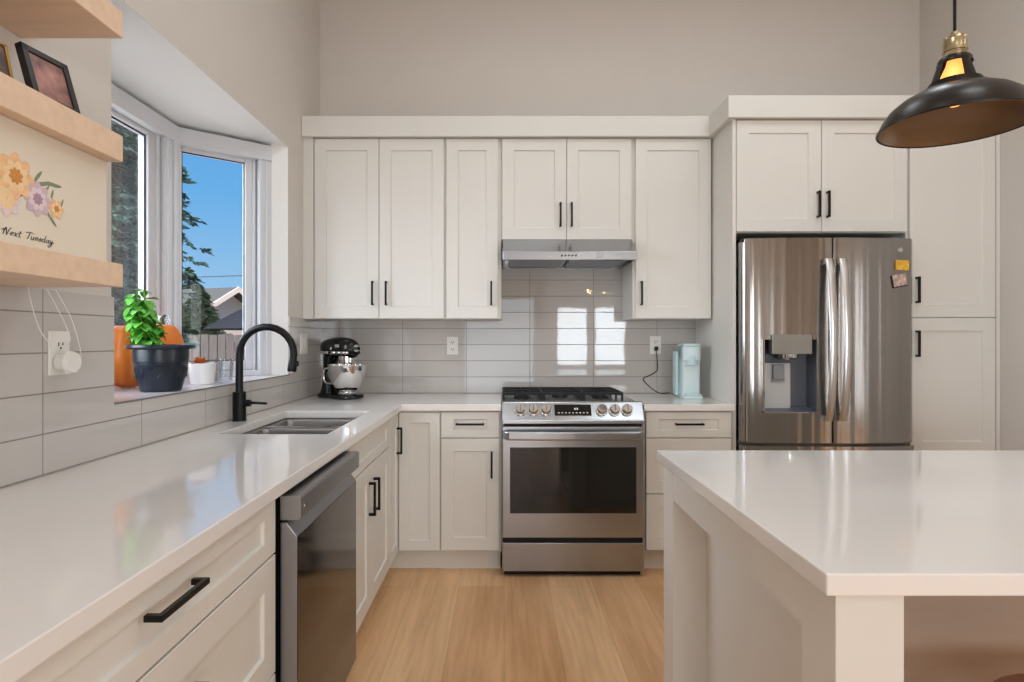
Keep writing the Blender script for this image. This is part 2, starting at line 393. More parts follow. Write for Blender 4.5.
bay_window('window_3', C0, C1, (-.6, -.8), .125, .025, 'angled near pane of the bay window')
struct(MB().prism([(-1.606, 2.885), (-1.60, 2.90), (-1.66, 3.0), (-1.74, 2.94), (-1.70, 2.86)], 2, BZ0, BZ1-.012).build('trim_6', M['vinyl']), 'corner post of the bay')
struct(MB().prism([(-1.606, 2.125), (-1.60, 2.11), (-1.66, 2.01), (-1.74, 2.07), (-1.70, 2.15)], 2, BZ0, BZ1-.012).build('trim_7', M['vinyl']), 'near corner post of the bay')
# little casement latches
for yv in (2.62,):
    pass
for nm_w, ya_, yb_, za_, zb_w in (('window_7', -.06, 1.76, .64, 2.36), ('window_8', -2.36, -2.04, .2, 2.3)):  # frames put around the added dining side lights
    mb = MB()
    mb.box(5.13, 5.20, ya_, ya_+.05, za_, zb_w); mb.box(5.13, 5.20, yb_-.05, yb_, za_, zb_w); mb.box(5.13, 5.20, ya_, yb_, za_, za_+.05); mb.box(5.13, 5.20, ya_, yb_, zb_w-.05, zb_w)
    struct(mb.build(nm_w, M['vinyl']), 'added unseen frame around a dining side light')
# rear windows frames
k = 4
for a, b, z0, z1 in ((-.85, .65, .08, 2.12), (1.07, 1.73, .72, 1.93), (1.84, 2.50, .72, 1.93)):
    mb = MB()
    mb.box(a, b, YR-.04, YR+.015, z0, z0+.05); mb.box(a, b, YR-.04, YR+.015, z1-.05, z1); mb.box(a, a+.05, YR-.04, YR+.015, z0, z1); mb.box(b-.05, b, YR-.04, YR+.015, z0, z1)
    if b-a > 1: mb.box((a+b)/2-.03, (a+b)/2+.03, YR-.04, YR+.02, z0, z1)
    struct(mb.build('window_%d' % k, M['vinyl'])); k += 1

# ------------------------------------------------------------------ cabinet kit
def shaker(w, h, rail=.068, railz=None, t=.02, rec=.008):
    """door in local coords: x 0..w, z 0..h, front face at y=-t, back y=0"""
    rz = railz or rail
    bm = bmesh.new()
    o = [(0, 0), (w, 0), (w, h), (0, h)]; i1 = [(rail, rz), (w-rail, rz), (w-rail, h-rz), (rail, h-rz)]
    e = .0035
    i2 = [(rail+e, rz+e), (w-rail-e, rz+e), (w-rail-e, h-rz-e), (rail+e, h-rz-e)]
    V = lambda P, y: [bm.verts.new((p[0], y, p[1])) for p in P]
    ob = .0015
    o2 = [(ob, ob), (w-ob, ob), (w-ob, h-ob), (ob, h-ob)]
    B = V(o, 0); O = V(o, -t+ob); F = V(o2, -t); I = V(i1, -t); R = V(i2, -t+rec)
    for A, C in ((B, O), (O, F), (F, I), (I, R)):
        for q in range(4): bm.faces.new((A[q], A[(q+1) % 4], C[(q+1) % 4], C[q]))
    bm.faces.new(R); bm.faces.new(B[::-1])
    m_ = MB(); m_.bm.free(); m_.bm = bm
    return m_
def bar_handle(parent, x, z, L, vertical=True, y=-.02, m=None, name='handle'):
    mb = MB(); r = .0055; d = .030
    if vertical:
        mb.box(x-r, x+r, y-d, y-d+.010, z-L/2, z+L/2)
        for q in (-1, 1): mb.box(x-r, x+r, y-d+.008, y, z+q*(L/2-.0055)-.0055, z+q*(L/2-.0055)+.0055)
    else:
        mb.box(x-L/2, x+L/2, y-d, y-d+.010, z-r, z+r)
        for q in (-1, 1): mb.box(x+q*(L/2-.0055)-.0055, x+q*(L/2-.0055)+.0055, y-d+.008, y, z-r, z+r)
    return mb.build(name, m or M['black'], parent, bevel=.001)
def cabinet(name, label, origin, rot, w, dep, z0, z1, fronts, toe=0, toe_rec=.055, cat='cabinet', group=None, hbar=None):
    """local x 0..w, body front at y=0 and back at y=dep; fronts = (kind, x0, x1, z0, z1, handle, hx, hz)"""
    root = thing(name, label, cat, (origin[0], origin[1], 0), rot, group)
    mb = MB(); mb.box(0, w, 0.001, dep, z0+toe, z1)
    mb.build('body', M['white'], root)
    if toe: box('toe_kick', M['white'], 0, w, toe_rec, toe_rec+.015, 0, toe+.002, root)
    for f in fronts:
        kind, x0, x1, a, b, hd, hx, hz = f
        g = .0016
        if kind == 'filler':
            box('filler', M['white'], x0, x1, -.018, 0, a, b, root); continue
        rail = .068; rz = .068 if (b-a) > .2 else .040
        o = shaker(x1-x0-2*g, b-a-2*g, rail, rz).build('drawer' if kind == 'drawer' else 'door', M['white'], root, loc=(x0+g, 0, a+g))
        if hd: bar_handle(o, hx-x0-g, hz-a-g, hbar or .142 if kind != 'drawer' else .152, vertical=(hd == 'v'))
    return root

# upper cabinets (body front face at Y = 3.493, doors in front of it)
YU = 3.493
cabinet('wall_cabinet', 'white two-door upper cabinet in the left corner by the window', (-1.127, YU), 0, .774, YB-YU-.001, 1.385, 2.455,
        [('door', .003, .387, 1.385, 2.452, 'v', .352, 1.535), ('door', .387, .772, 1.385, 2.452, 'v', .432, 1.535)])
cabinet('wall_cabinet', 'narrow white single-door upper cabinet left of the range hood', (-.353, YU), 0, .337, YB-YU-.001, 1.385, 2.455,
        [('door', .010, .318, 1.385, 2.452, 'v', .278, 1.535)])
cabinet('wall_cabinet', 'short white two-door upper cabinet directly over the range hood', (-.015, YU), 0, .779, YB-YU-.001, 1.852, 2.455,
        [('door', .003, .386, 1.852, 2.452, 'v', .348, 1.998), ('door', .386, .770, 1.852, 2.452, 'v', .414, 1.998)])
cabinet('wall_cabinet', 'tall white single-door upper cabinet right of the range hood', (.765, YU), 0, .469, YB-YU-.001, 1.385, 2.455,
        [('door', .012, .461, 1.385, 2.452, 'v', .046, 1.535)])
tag(box('filler_strip', M['white'], XL+.001, -1.128, YU-.018, YB-.01, 1.385, 2.455), 'narrow white filler strip between left wall and corner upper cabinet', 'filler')
# fridge surround
YF = 3.20
cabinet('over_fridge_cabinet', 'white two-door cabinet above the steel refrigerator', (1.2575, YF), 0, .932, YB-YF-.001, 1.842, 2.455,
        [('door', 0.001, .463, 1.845, 2.452, 'v', .440, 1.992), ('door', .463, .928, 1.845, 2.452, 'v', .492, 1.992)])
tag(box('side_panel', M['white'], 1.237, 1.2565, YF-.02, YB-.001, 0, 2.455), 'tall white end panel left of the refrigerator', 'panel')
pc = cabinet('pantry_cabinet', 'tall white pantry cabinet between refrigerator and right wall', (2.190, YF), 0, .478, YB-YF-.001, 0, 2.455,
        [('door', .008, .475, 1.382, 2.452, 'v', .043, 1.53), ('door', .008, .475, .64, 1.380, 'v', .043, 1.24), ('door', .008, .475, .115, .637, 'v', .043, .50)], toe=.11)
tag(box('filler_strip', M['white'], 2.669, XR-.001, YF-.018, YF+.02, 0, 2.455), 'white filler strip between the pantry and the right wall', 'filler')
# crown moulding with its jog
cr_pts = [(XL+.001, 3.445), (1.205, 3.445), (1.205, 3.152), (XR-.001, 3.152), (XR-.001, 3.20), (1.26, 3.20), (1.26, 3.49), (XL+.001, 3.49)]
mb = MB(); mb.prism(cr_pts, 2, 2.4555, 2.575)
mb.prism([(p[0], p[1]) for p in [(XL+.001, 3.49), (1.26, 3.49), (1.26, 3.20), (XR-.001, 3.20), (XR-.001, YB-.001), (XL+.001, YB-.001)]], 2, 2.563, 2.575)
tag(mb.build('crown_moulding', M['white'], bevel=.003), 'flat white crown board capping the upper cabinets', 'moulding')

# base cabinets at the back (door faces at Y = 3.164, body face 3.184)
YBs = 3.184; ZT = .879
corner = thing('corner_cabinet', 'white corner base cabinet with folding door in the left corner', 'cabinet', (-.59, YBs, 0))
mb = MB(); mb.prism([(-.599, YB-YBs-.001), (-.599, -.252), (0, -.252), (0, 0), (.247, 0), (.247, YB-YBs-.001)], 2, .115, ZT)
mb.build('body', M['white'], corner)
mb = MB(); mb.prism([(-.06, -.252), (-.06, .06), (.247, .06), (.247, .075), (-.075, .075), (-.075, -.252)], 2, 0, .1155); mb.build('toe_kick', M['white'], corner)
d1 = shaker(.220, .745, .055).build('door', M['white'], corner, loc=(.024, 0, .124))
d2 = shaker(.232, .745, .055).build('door', M['white'], corner, loc=(0, -.250, .124), rot=(0, 0, PI/2))
bar_handle(d2, .184, .600, .142)
cabinet('base_cabinet', 'white base cabinet with one drawer and door left of the stove', (-.342, YBs), 0, .322, YB-YBs-.001, 0, ZT,
        [('drawer', .002, .318, .732, .874, 'h', .160, .808), ('door', .002, .318, .124, .730, 'v', .276, .590)], toe=.115)
tag(box('filler_strip', M['white'], -.0195, -.014, YBs-.018, YB-.001, .115, ZT), 'thin white strip between base cabinet and stove', 'filler')
cabinet('base_cabinet', 'white three-drawer base cabinet between stove and refrigerator', (.751, YBs), 0, .4855, YB-YBs-.001, 0, ZT,
        [('drawer', .014, .475, .732, .874, 'h', .245, .808), ('drawer', .014, .475, .430, .730, 'h', .245, .600), ('drawer', .014, .475, .124, .428, 'h', .245, .30)], toe=.115)
# left run: faces +X; local x -> world +Y.  body face X=-.60, doors to -.58
XLs = -.590
cabinet('base_cabinet', 'white wide-drawer base cabinet at the lower left, nearest the viewer', (XLs, .46), PI/2, 1.010, .589, 0, ZT,
        [('drawer', .003, 1.006, .732, .874, 'h', .543, .822), ('drawer', .003, 1.006, .434, .730, 'h', .543, .63), ('drawer', .003, 1.006, .124, .432, 'h', .51, .32)], toe=.115)
sinkc = cabinet('sink_cabinet', 'white two-door sink base beyond the dishwasher', (XLs, 2.093), PI/2, .838, .589, 0, .66,
        [('drawer', .003, .834, .732, .874, None, 0, 0), ('door', .003, .418, .124, .730, 'v', .385, .590), ('door', .418, .834, .124, .730, 'v', .470, .590)], toe=.115)
# the upper stretcher behind the false drawer front (around the bowls)
box('front_rail', M['white'], 0, .838, .001, .03, .66, ZT, sinkc)
box('gable', M['white'], 0, .018, .03, .589, .66, ZT, sinkc); box('gable', M['white'], .820, .838, .03, .589, .66, ZT, sinkc)

# countertops
ZC0, ZC1 = .8795, .914
mb = MB()
sx0, sx1, sy0, sy1 = -1.062, -.655, 2.166, 2.862
XW = XL+.0095
def slab(mb, x0, x1, y0, y1): mb.box(x0, x1, y0, y1, ZC0, ZC1)
bm = mb.bm
def polyslab(mb, outer, hole):
    """L-shaped top with a rectangular cut-out, made of aligned cells"""
    xs = sorted({p[0] for p in outer} | {hole[0], hole[1]}); ys = sorted({p[1] for p in outer} | {hole[2], hole[3]})
    def inside(x, y):
        if hole[0] < x < hole[1] and hole[2] < y < hole[3]: return False
        c = False; n = len(outer)
        for i in range(n):
            (x1, y1), (x2, y2) = outer[i], outer[(i+1) % n]
            if (y1 > y) != (y2 > y) and x < (x2-x1)*(y-y1)/(y2-y1)+x1: c = not c
        return c
    vt = {}
    def v(i, j, z):
        if (i, j, z) not in vt: vt[(i, j, z)] = mb.bm.verts.new((xs[i], ys[j], z))
        return vt[(i, j, z)]
    cells = {(i, j) for i in range(len(xs)-1) for j in range(len(ys)-1) if inside((xs[i]+xs[i+1])/2, (ys[j]+ys[j+1])/2)}
    for i, j in cells:
        mb.bm.faces.new((v(i, j, ZC1), v(i+1, j, ZC1), v(i+1, j+1, ZC1), v(i, j+1, ZC1)))
        mb.bm.faces.new((v(i, j, ZC0), v(i, j+1, ZC0), v(i+1, j+1, ZC0), v(i+1, j, ZC0)))
        for (di, dj, a, b) in ((-1, 0, (i, j+1), (i, j)), (1, 0, (i+1, j), (i+1, j+1)), (0, -1, (i, j), (i+1, j)), (0, 1, (i+1, j+1), (i, j+1))):
            if (i+di, j+dj) not in cells:
                mb.bm.faces.new((v(*a, ZC1), v(*b, ZC1), v(*b, ZC0), v(*a, ZC0)))
    bmesh.ops.dissolve_limit(mb.bm, angle_limit=.01, verts=mb.bm.verts[:], edges=mb.bm.edges[:])
polyslab(mb, [(XW, .44), (-.548, .44), (-.548, 3.145), (-.0135, 3.145), (-.0135, YB-.0095), (XW, YB-.0095)], (sx0, sx1, sy0, sy1))
tag(mb.build('countertop', M['quartz'], bevel=.0025), 'long L-shaped white quartz countertop under the bay window', 'countertop')
tag(box('countertop', M['quartz'], .751, 1.2365, 3.145, YB-.0095, ZC0, ZC1, bevel=.0025), 'short white quartz countertop between stove and refrigerator', 'countertop')

# sink
snk = thing('sink', 'undermount stainless double-bowl sink in the left counter', 'sink', ((sx0+sx1)/2, (sy0+sy1)/2, 0))
def bowl(y0, y1, dz, name):
    x0, x1 = sx0-(sx0+sx1)/2+.004, sx1-(sx0+sx1)/2-.004; cy = (sy0+sy1)/2; y0 -= cy; y1 -= cy
    def ring(ins, z, r):
        pts = []
        for cx_, cy_, a in ((x1-ins-r, y1-ins-r, 0), (x0+ins+r, y1-ins-r, 90), (x0+ins+r, y0+ins+r, 180), (x1-ins-r, y0+ins+r, 270)):
            for k_ in range(5):
                t = math.radians(a+k_*22.5); pts.append((cx_+r*math.cos(t), cy_+r*math.sin(t), z))
        return pts
    mb = MB(); R = [ring(0, ZC0-.001, .03), ring(.004, ZC0-.02, .03), ring(.006, dz+.03, .03), ring(.03, dz, .03), ring(.15, dz-.004, .01)]
    VV = [[mb.bm.verts.new(p) for p in r] for r in R]
    for A, B in zip(VV, VV[1:]):
        for q in range(20): mb.bm.faces.new((A[q], A[(q+1) % 20], B[(q+1) % 20], B[q]))
    mb.bm.faces.new(VV[-1])
    o = mb.build(name, M['sinks'], snk, smooth=True)
    s_ = o.modifiers.new('wall', 'SOLIDIFY'); s_.thickness = .002; s_.offset = 0
    d_ = MB(); d_.lathe([(0, .004), (.03, .004), (.042, .001), (.044, -.002)], (x0+x1)/2, (y0+y1)/2, dz); d_.build('drain', M['chrome'], o, smooth=True)
    return o
bowl(sy0+.003, 2.575, .70, 'bowl'); bowl(2.600, sy1-.003, .70, 'bowl')
cy = (sy0+sy1)/2
mb = MB(); mb.box(sx0-(sx0+sx1)/2+.004, sx1-(sx0+sx1)/2-.004, 2.574-cy, 2.601-cy, .862, .8785); mb.build('divider', M['chrome'], snk, bevel=.003)

# faucet
fx, fy = -1.136, 2.52
fa = thing('faucet', 'matte black gooseneck pull-down faucet beside the sink', 'faucet', (fx, fy, ZC1))
mb = MB(); mb.lathe([(0, 0), (.029, 0), (.029, .004), (.0275, .006), (.0275, .122), (.0255, .125), (0, .125)]); mb.build('base', M['black'], fa, smooth=True)
pts = [(0, 0, .12), (0, 0, .20), (0, 0, .275)]; R = .117; zc = .286
for k_ in range(0, 15):
    a = PI - k_*(PI+math.radians(14))/14; pts.append((R+R*math.cos(a), 0, zc+R*math.sin(a)))
MB().tube(pts, .0155, 16).build('spout', M['black'], fa, smooth=True)
pe = Vector(pts[-1]); dr = (pe-Vector(pts[-2])).normalized()
h_ = MB().tube([pe-dr*.01, pe+dr*.012, pe+dr*.035, pe+dr*.046], [.0155, .0185, .0195, .0185], 16).build('spray_head', M['black'], fa, smooth=True)
MB().tube([pe+dr*.046, pe+dr*.049], .0165, 16).build('nozzle', M['chrome'], h_, smooth=True)
mb = MB(); q = pe+dr*.012; mb.box(q.x+.012, q.x+.026, -.007, .007, q.z-.012, q.z+.012); mb.build('button', M['black'], h_, bevel=.003)
mb = MB(); mb.tube([(.02, 0, .076), (.048, 0, .076)], .015, 14); mb.tube([(.045, 0, .078), (.118, 0, .074)], [.006, .0055], 10); mb.build('lever', M['black'], fa, smooth=True)

# ------------------------------------------------------------------ dishwasher
dw = thing('dishwasher', 'dark glossy steel dishwasher with protruding top bar below left counter', 'dishwasher', (.010, 1.484, 0))
w = .600
mb = MB(); mb.box(-1.17, -.59, .004, w-.004, .10, .868); mb.build('tub_housing', M['dark'], dw)
mb = MB(); mb.prism([(-.577, .125), (-.540, .125), (-.535, .13), (-.535, .765), (-.561, .800), (-.577, .800)], 1, .003, w-.003)
dd = mb.build('door', M['dwgrey'], dw, bevel=.0015)
MB().box(-.5352, -.5335, .006, w-.006, .135, .762).build('door_panel', M['steeld'], dd)
mb = MB(); mb.prism([(-.577, .806), (-.530, .806), (-.524, .812), (-.524, .862), (-.530, .868), (-.577, .868)], 1, .001, w-.001)
cb = mb.build('control_bar', M['dwgrey'], dw, bevel=.001)
MB().cyl((-.5235, .035, .835), .006, .002, 0).build('badge', M['chrome'], cb)
box('toe_kick', M['dark'], -.66, -.645, .003, w-.003, 0, .11, dw)

# ------------------------------------------------------------------ range
rx0, rx1 = -.0125, .7465; rw = rx1-rx0; cx = (rx0+rx1)/2
YO = 3.125
st = thing('stove', 'stainless slide-in gas stove with six knobs and black oven window', 'stove', (cx, YO, 0))
hw = rw/2-.003
mb = MB(); mb.box(-hw, hw, .05, .66, .09, .895); mb.build('body', M['steelh'], st)
mb = MB()
mb.box(-hw+.0, hw, .03, .665, .895, .917); mb.build('cooktop', M['steelh'], st, bevel=.003)
# angled control panel
mb = MB(); mb.prism([(.055, .930), (.030, .925), (-.022, .836), (-.022, .815), (.06, .815)], 0, -hw, hw)
cp = mb.build('control_panel', M['steelh'], st, bevel=.003)
nrm = Vector((0, -.083, .052)).normalized(); pc0 = Vector((0, .004, .884))
for gx in (-.280, -.211, -.143, .154, .222, .288):
    kb = bpy.data.objects  # each knob its own mesh
    mb = MB(); c = Vector((gx, pc0.y, pc0.z)); 
    mb.tube([c, c+nrm*.006], .031, 24); mb.tube([c+nrm*.006, c+nrm*.030, c+nrm*.034], [.0265, .0245, .021], 24)
    kn = mb.build('knob', M['chrome'], cp, smooth=True)
    mb = MB(); up = Vector((0, .53, .85)); p = c+nrm*.034
    mb.tube([p-up*.018+nrm*.001, p+up*.018+nrm*.001], .0035, 8); mb.build('knob_grip', M['steelh'], kn, smooth=True)
def on_panel(name, x0, x1, u0, u1, t, m, par):
    dn = Vector((0, -.052, -.083)).normalized(); mb = MB()
    A = [Vector((x, pc0.y, pc0.z)) + dn*u + nrm*tt for tt in (0.0005, t) for (x, u) in ((x0, u0), (x1, u0), (x1, u1), (x0, u1))]
    v = [mb.bm.verts.new(a) for a in A]
    for f in ((3, 2, 1, 0), (4, 5, 6, 7), (0, 1, 5, 4), (1, 2, 6, 5), (2, 3, 7, 6), (3, 0, 4, 7)): mb.bm.faces.new([v[i] for i in f])
    return mb.build(name, m, par)
dsp = on_panel('display', -.098, .098, -.034, .028, .0022, M['gblack'], cp)
for k_ in range(9):
    on_panel('display_mark', -.080+k_*.019, -.072+k_*.019, .012, .017, .0028, M['plast'], dsp)
for k_, xx in enumerate((.008, .020)): on_panel('display_digit', xx, xx+.007, -.014, -.003, .0028, M['plast'], dsp)
# oven door
mb = MB(); mb.box(-hw, hw, -.012, .05, .210, .800)
od = mb.build('oven_door', M['steelh'], st, bevel=.004)
MB().box(-.335, .335, -.0155, -.011, .341, .691).build('oven_window', M['bglass'], od, bevel=.001)
# handle: broad bar with swept ends
ends = [(-.372, -.012), (-.366, -.050), (-.350, -.066), (0, -.074), (.350, -.066), (.366, -.050), (.372, -.012)]
mb = MB(); pl = []
prof = ends + [(x, y+.016) for x, y in ends[::-1] if abs(x) < .36] 
P_ = [(-.372, -.012), (-.366, -.050), (-.348, -.066), (-.17, -.071), (0, -.073), (.17, -.071), (.348, -.066), (.366, -.050), (.372, -.012), (.356, -.012), (.346, -.046), (.17, -.051), (0, -.053), (-.17, -.051), (-.346, -.046), (-.356, -.012)]
mb.prism(P_, 2, .735, .782); mb.build('handle', M['steelh'], od, bevel=.008)
box('vent_gap', M['dark'], -hw+.01, hw-.01, 0, .05, .800, .816, st)
mb = MB(); mb.box(-hw, hw, -.012, .05, .032, .184); mb.build('warming_drawer', M['steelh'], st, bevel=.004)
box('drawer_gap', M['dark'], -hw+.004, hw-.004, .004, .05, .184, .210, st)
box('foot_plinth', M['dark'], -hw+.01, hw-.01, .03, .65, .0, .09, st)
# grates and burners
for gi, gx in enumerate((-.260, -.028, .204)):
    mb = MB(); a = .113; y0, y1, zt = .255, .625, .958
    for xx in (gx-a, gx+a): mb.box(xx-.004, xx+.004, y0, y1, zt-.009, zt)
    for yy_ in (y0, (y0+y1)/2, y1): mb.box(gx-a, gx+a, yy_-.005, yy_+.005, zt-.016, zt)
    for yy_ in (y0+.10, y1-.10):
        for q in (-1, 1): mb.box(min(gx+q*a, gx+q*.035), max(gx+q*a, gx+q*.035), yy_-.004, yy_+.004, zt-.009, zt)
    for ya, yb_ in ((y0, y0+.07), (y1-.07, y1)): mb.box(gx-.004, gx+.004, ya, yb_, zt-.009, zt)
    for xx in (gx-a+.004, gx+a-.004):
        for yy_ in (y0, y1, (y0+y1)/2): mb.box(xx-.006, xx+.006, yy_-.006, yy_+.006, .917, zt-.008)
    mb.build('grate', M['iron'], st, bevel=.001)
for bx_, by_ in ((-.260, .35), (-.260, .53), (-.028, .44), (.204, .35), (.204, .53)):
    mb = MB(); mb.lathe([(0, .024), (.028, .024), (.034, .018), (.034, .012), (.046, .010), (.050, 0)], bx_, by_, .917); mb.build('burner', M['iron'], st, smooth=True)
box('rear_trim', M['steelh'], -hw, hw, .637, .664, .917, .932, st, bevel=.002)

# ------------------------------------------------------------------ hood
hd = thing('range_hood', 'slim stainless under-cabinet range hood above the stove', 'range hood', (.374, 3.335, 1.715))
mb = MB(); mb.prism([(0, 0), (0, .048), (.145, .143), (.455, .143), (.455, .04), (.455, 0), (.44, 0), (.44, .03), (.02, .03), (.02, 0)], 0, -.381, .383)
mb.build('canopy', M['steelh'], hd, bevel=.002)
for q in (-1, 1): box('end_plate', M['steelh'], q*.375-.004, q*.375+.004, .018, .442, .001, .031, hd)
for a, b in ((-.345, -.01), (.01, .345)):
    mb = MB(); mb.box(a, b, .07, .40, .008, .016)
    for k_ in range(14): mb.box(a+.012, b-.012, .085+k_*.022, .093+k_*.022, .003, .008)
    mb.build('filter', M['dwgrey'], hd)
for q in (-.2, .2):
    MB().cyl((q, .045, .012), .022, .012).build('lamp_lens', M['plast'], hd, smooth=True)
for k_ in range(5):
    MB().cyl((-.045+k_*.020, -.002, .024), .0055, .006, 1, 12).build('button', M['gblack'], hd)
box('badge', M['dwgrey'], .15, .185, -.002, 0, .010, .038, hd)

# ------------------------------------------------------------------ refrigerator
FX0, FX1, FS = 1.264, 2.182, 1.727
fr = thing('refrigerator', 'stainless french-door refrigerator with water dispenser beside the pantry', 'refrigerator', (0, 3.09, 0))
mb = MB(); mb.box(FX0+.003, FX1-.003, .095, .70, .02, 1.78); mb.build('body', M['dwgrey'], fr)
def fridge_door(x0, x1, z0, z1, outer, hole=None, name='door'):
    """front bulges gently and turns round at its outer and inner edges"""
    L = x1-x0; fr_ = []
    ro = .045 if outer != 0 else .016
    rl = .055 if outer < 0 else .012; rr = .095 if outer > 0 else .012
    if outer == 0: rl = rr = .03
    xs_ = []
    for k_ in range(9): t = k_/8*PI/2; fr_.append((x0+rl-rl*math.cos(t), (rl*.72)*(1-math.sin(t))))
    inner = [x for x in [x0+rl+(L-rl-rr)*q/22 for q in range(1, 22)]]
    if hole: inner = sorted([x for x in inner if min(abs(x-hole[0]), abs(x-hole[1])) > .008] + [hole[0], hole[1]])
    for x in inner: fr_.append((x, 0))
    for k_ in range(9): t = k_/8*PI/2; fr_.append((x1-rr+rr*math.sin(t), (rr*(.38 if outer > 0 else .72))*(1-math.cos(t))))
    mid = (FX0+FX1)/2
    fr_ = [(x, y - .028*(1-((x-mid)/((FX1-FX0)/2))**2)+.016) for x, y in fr_]
    yb = .09
    zs = [z0, z1] if not hole else [z0, hole[2], hole[3], z1]
    mb = MB(); V = {}
    for i, (x, y) in enumerate(fr_):
        for j, z in enumerate(zs): V[i, j] = mb.bm.verts.new((x, y, z))
    n = len(fr_)
    for i in range(n-1):
        for j in range(len(zs)-1):
            xm = (fr_[i][0]+fr_[i+1][0])/2
            if hole and j == 1 and hole[0] < xm < hole[1]: continue
            mb.bm.faces.new((V[i, j], V[i+1, j], V[i+1, j+1], V[i, j+1]))
    bl = [mb.bm.verts.new((x0, yb, z)) for z in zs]; br_ = [mb.bm.verts.new((x1, yb, z)) for z in zs]
    for j in range(len(zs)-1):
        mb.bm.faces.new((V[0, j], V[0, j+1], bl[j+1], bl[j])); mb.bm.faces.new((V[n-1, j], br_[j], br_[j+1], V[n-1, j+1]))
    mb.bm.faces.new([bl[0], br_[0]] + [V[i, 0] for i in range(n-1, -1, -1)])
    mb.bm.faces.new([V[i, len(zs)-1] for i in range(n)] + [br_[-1], bl[-1]])
    mb.bm.faces.new((bl[0], *bl[1:], *br_[::-1]))
    o = mb.build(name, M['steel'], fr, smooth=True)
    return o
hole = (1.368, 1.640, .882, 1.262)
dl = fridge_door(FX0, FS-.002, .718, 1.797, -1, hole)
dr_ = fridge_door(FS+.002, FX1, .718, 1.797, 1)
dz_ = fridge_door(FX0, FX1, .06, .700, 0, name='freezer_drawer')
# dispenser recess
hx0, hx1, hz0, hz1 = hole; yf = -.004
mb = MB()
v = [mb.bm.verts.new(p) for p in ((hx0, yf, hz0), (hx1, yf, hz0), (hx1, yf, hz1), (hx0, yf, hz1), (hx0+.03, .085, hz0+.02), (hx1-.005, .085, hz0+.02), (hx1-.005, .085, hz1), (hx0+.03, .085, hz1))]
for f in ((0, 1, 5, 4), (1, 2, 6, 5), (2, 3, 7, 6), (3, 0, 4, 7), (4, 5, 6, 7)): mb.bm.faces.new([v[i] for i in f])
dn_ = mb.build('dispenser_recess', mat('dispenser_grey', (98, 102, 112), .35, metal=.3), dl)
mb = MB(); mb.box(hx0-.005, hx0, yf-.006, .01, hz0-.005, hz1); mb.box(hx1, hx1+.005, yf-.006, .01, hz0-.005, hz1); mb.box(hx0-.005, hx1+.005, yf-.006, .01, hz0-.006, hz0); mb.build('dispenser_rim', M['chrome'], dl)
cpn = MB().box(1.402, 1.612, -.022, .03, 1.185, 1.288).build('dispenser_panel', mat('dispenser_panel_grey', (150, 148, 142), .3, metal=.6), dl, bevel=.004)
for a in ((1.425, 1.24), (1.455, 1.25), (1.50, 1.275), (1.555, 1.275), (1.50, 1.205), (1.54, 1.23)): MB().box(a[0], a[0]+.02, -.0232, -.0215, a[1], a[1]+.004).build('touch_mark', M['dwgrey'], cpn)
MB().lathe([(0, -.03), (.035, -.03), (.048, -.02), (.05, 0), (0, 0)], 1.505, .02, 1.186).build('spout', M['chrome'], dl, smooth=True)
mb = MB(); mb.prism([(1.385, .066), (1.395, .050), (1.530, .050), (1.552, .084), (1.385, .084)], 2, .895, 1.135); mb.build('back_plate', mat('dispenser_light_grey', (196, 198, 198), .3, metal=.3), dl)
mb = MB(); mb.box(1.432, 1.492, .028, .048, 1.05, 1.13); mb.box(1.428, 1.496, .034, .05, 1.035, 1.052); mb.build('paddle', mat('paddle_grey', (140, 142, 146), .3), dl, bevel=.004)
for nm_, xh, par in (('handle', 1.692, dl), ('handle', 1.764, dr_)):
    mb = MB(); P = []
    n = 18
    for k_ in range(n+1):
        t = k_/n; z = .835+t*.85; out_ = .025+.05*math.sin(PI*t)**.6
        P.append((xh, -.005-out_, z))
    mb.tube(P, .012, 12, flat=(1.7, .75)) if False else None
    # flat oval section bar
    rings = []
    for (x, y, z) in P:
        rings.append([mb.bm.verts.new((x+.021*math.cos(a), y+.009*math.sin(a), z)) for a in [2*PI*q/14 for q in range(14)]])
    for A, B in zip(rings, rings[1:]):
        for q in range(14): mb.bm.faces.new((A[q], A[(q+1) % 14], B[(q+1) % 14], B[q]))
    mb.bm.faces.new(rings[0]); mb.bm.faces.new(rings[-1][::-1])
    for z in (.85, 1.67): mb.box(xh-.014, xh+.014, -.035, .005, z-.014, z+.014)
    mb.build(nm_, mat('satin_handle_steel', (205, 204, 203), .28, metal=1), par, smooth=True)
box('hinge_cover', M['black'], FX0+.0, FX0+.06, .03, .12, 1.78, 1.80, fr, bevel=.003)
box('hinge_cover', M['black'], FX1-.09, FX1-.035, .03, .12, 1.78, 1.80, fr, bevel=.003)
MB().cyl((2.090, .0035, 1.735), .012, .004, 1, 24).build('badge', M['chrome'], dr_, smooth=True)
# magnets
y_m = 3.09
mb = MB(); mb.box(-.038, .038, -.003, 0, -.026, .026); tag(mb.build('magnet', mat('yellow_magnet', (226, 176, 60), .5, var=.3, scale=40), loc=(2.098, y_m+.0045, 1.654), rot=(0, .03, .12)), 'yellow and orange rectangular magnet on right refrigerator door', 'magnet', 'magnets on the refrigerator')
mg = thing('photo_magnet', 'tilted black-rimmed photo magnet below the yellow magnet', 'magnet', (2.082, y_m+.004, 1.572), 0, 'magnets on the refrigerator'); mg.rotation_euler = (0, -.18, .11)
box('frame', M['frameb'], -.042, .042, -.003, .001, -.034, .034, mg)
box('picture', mat('photo_print', (196, 170, 158), .5, var=.5, scale=50), -.036, .040, -.0045, -.003, -.028, .034, mg)

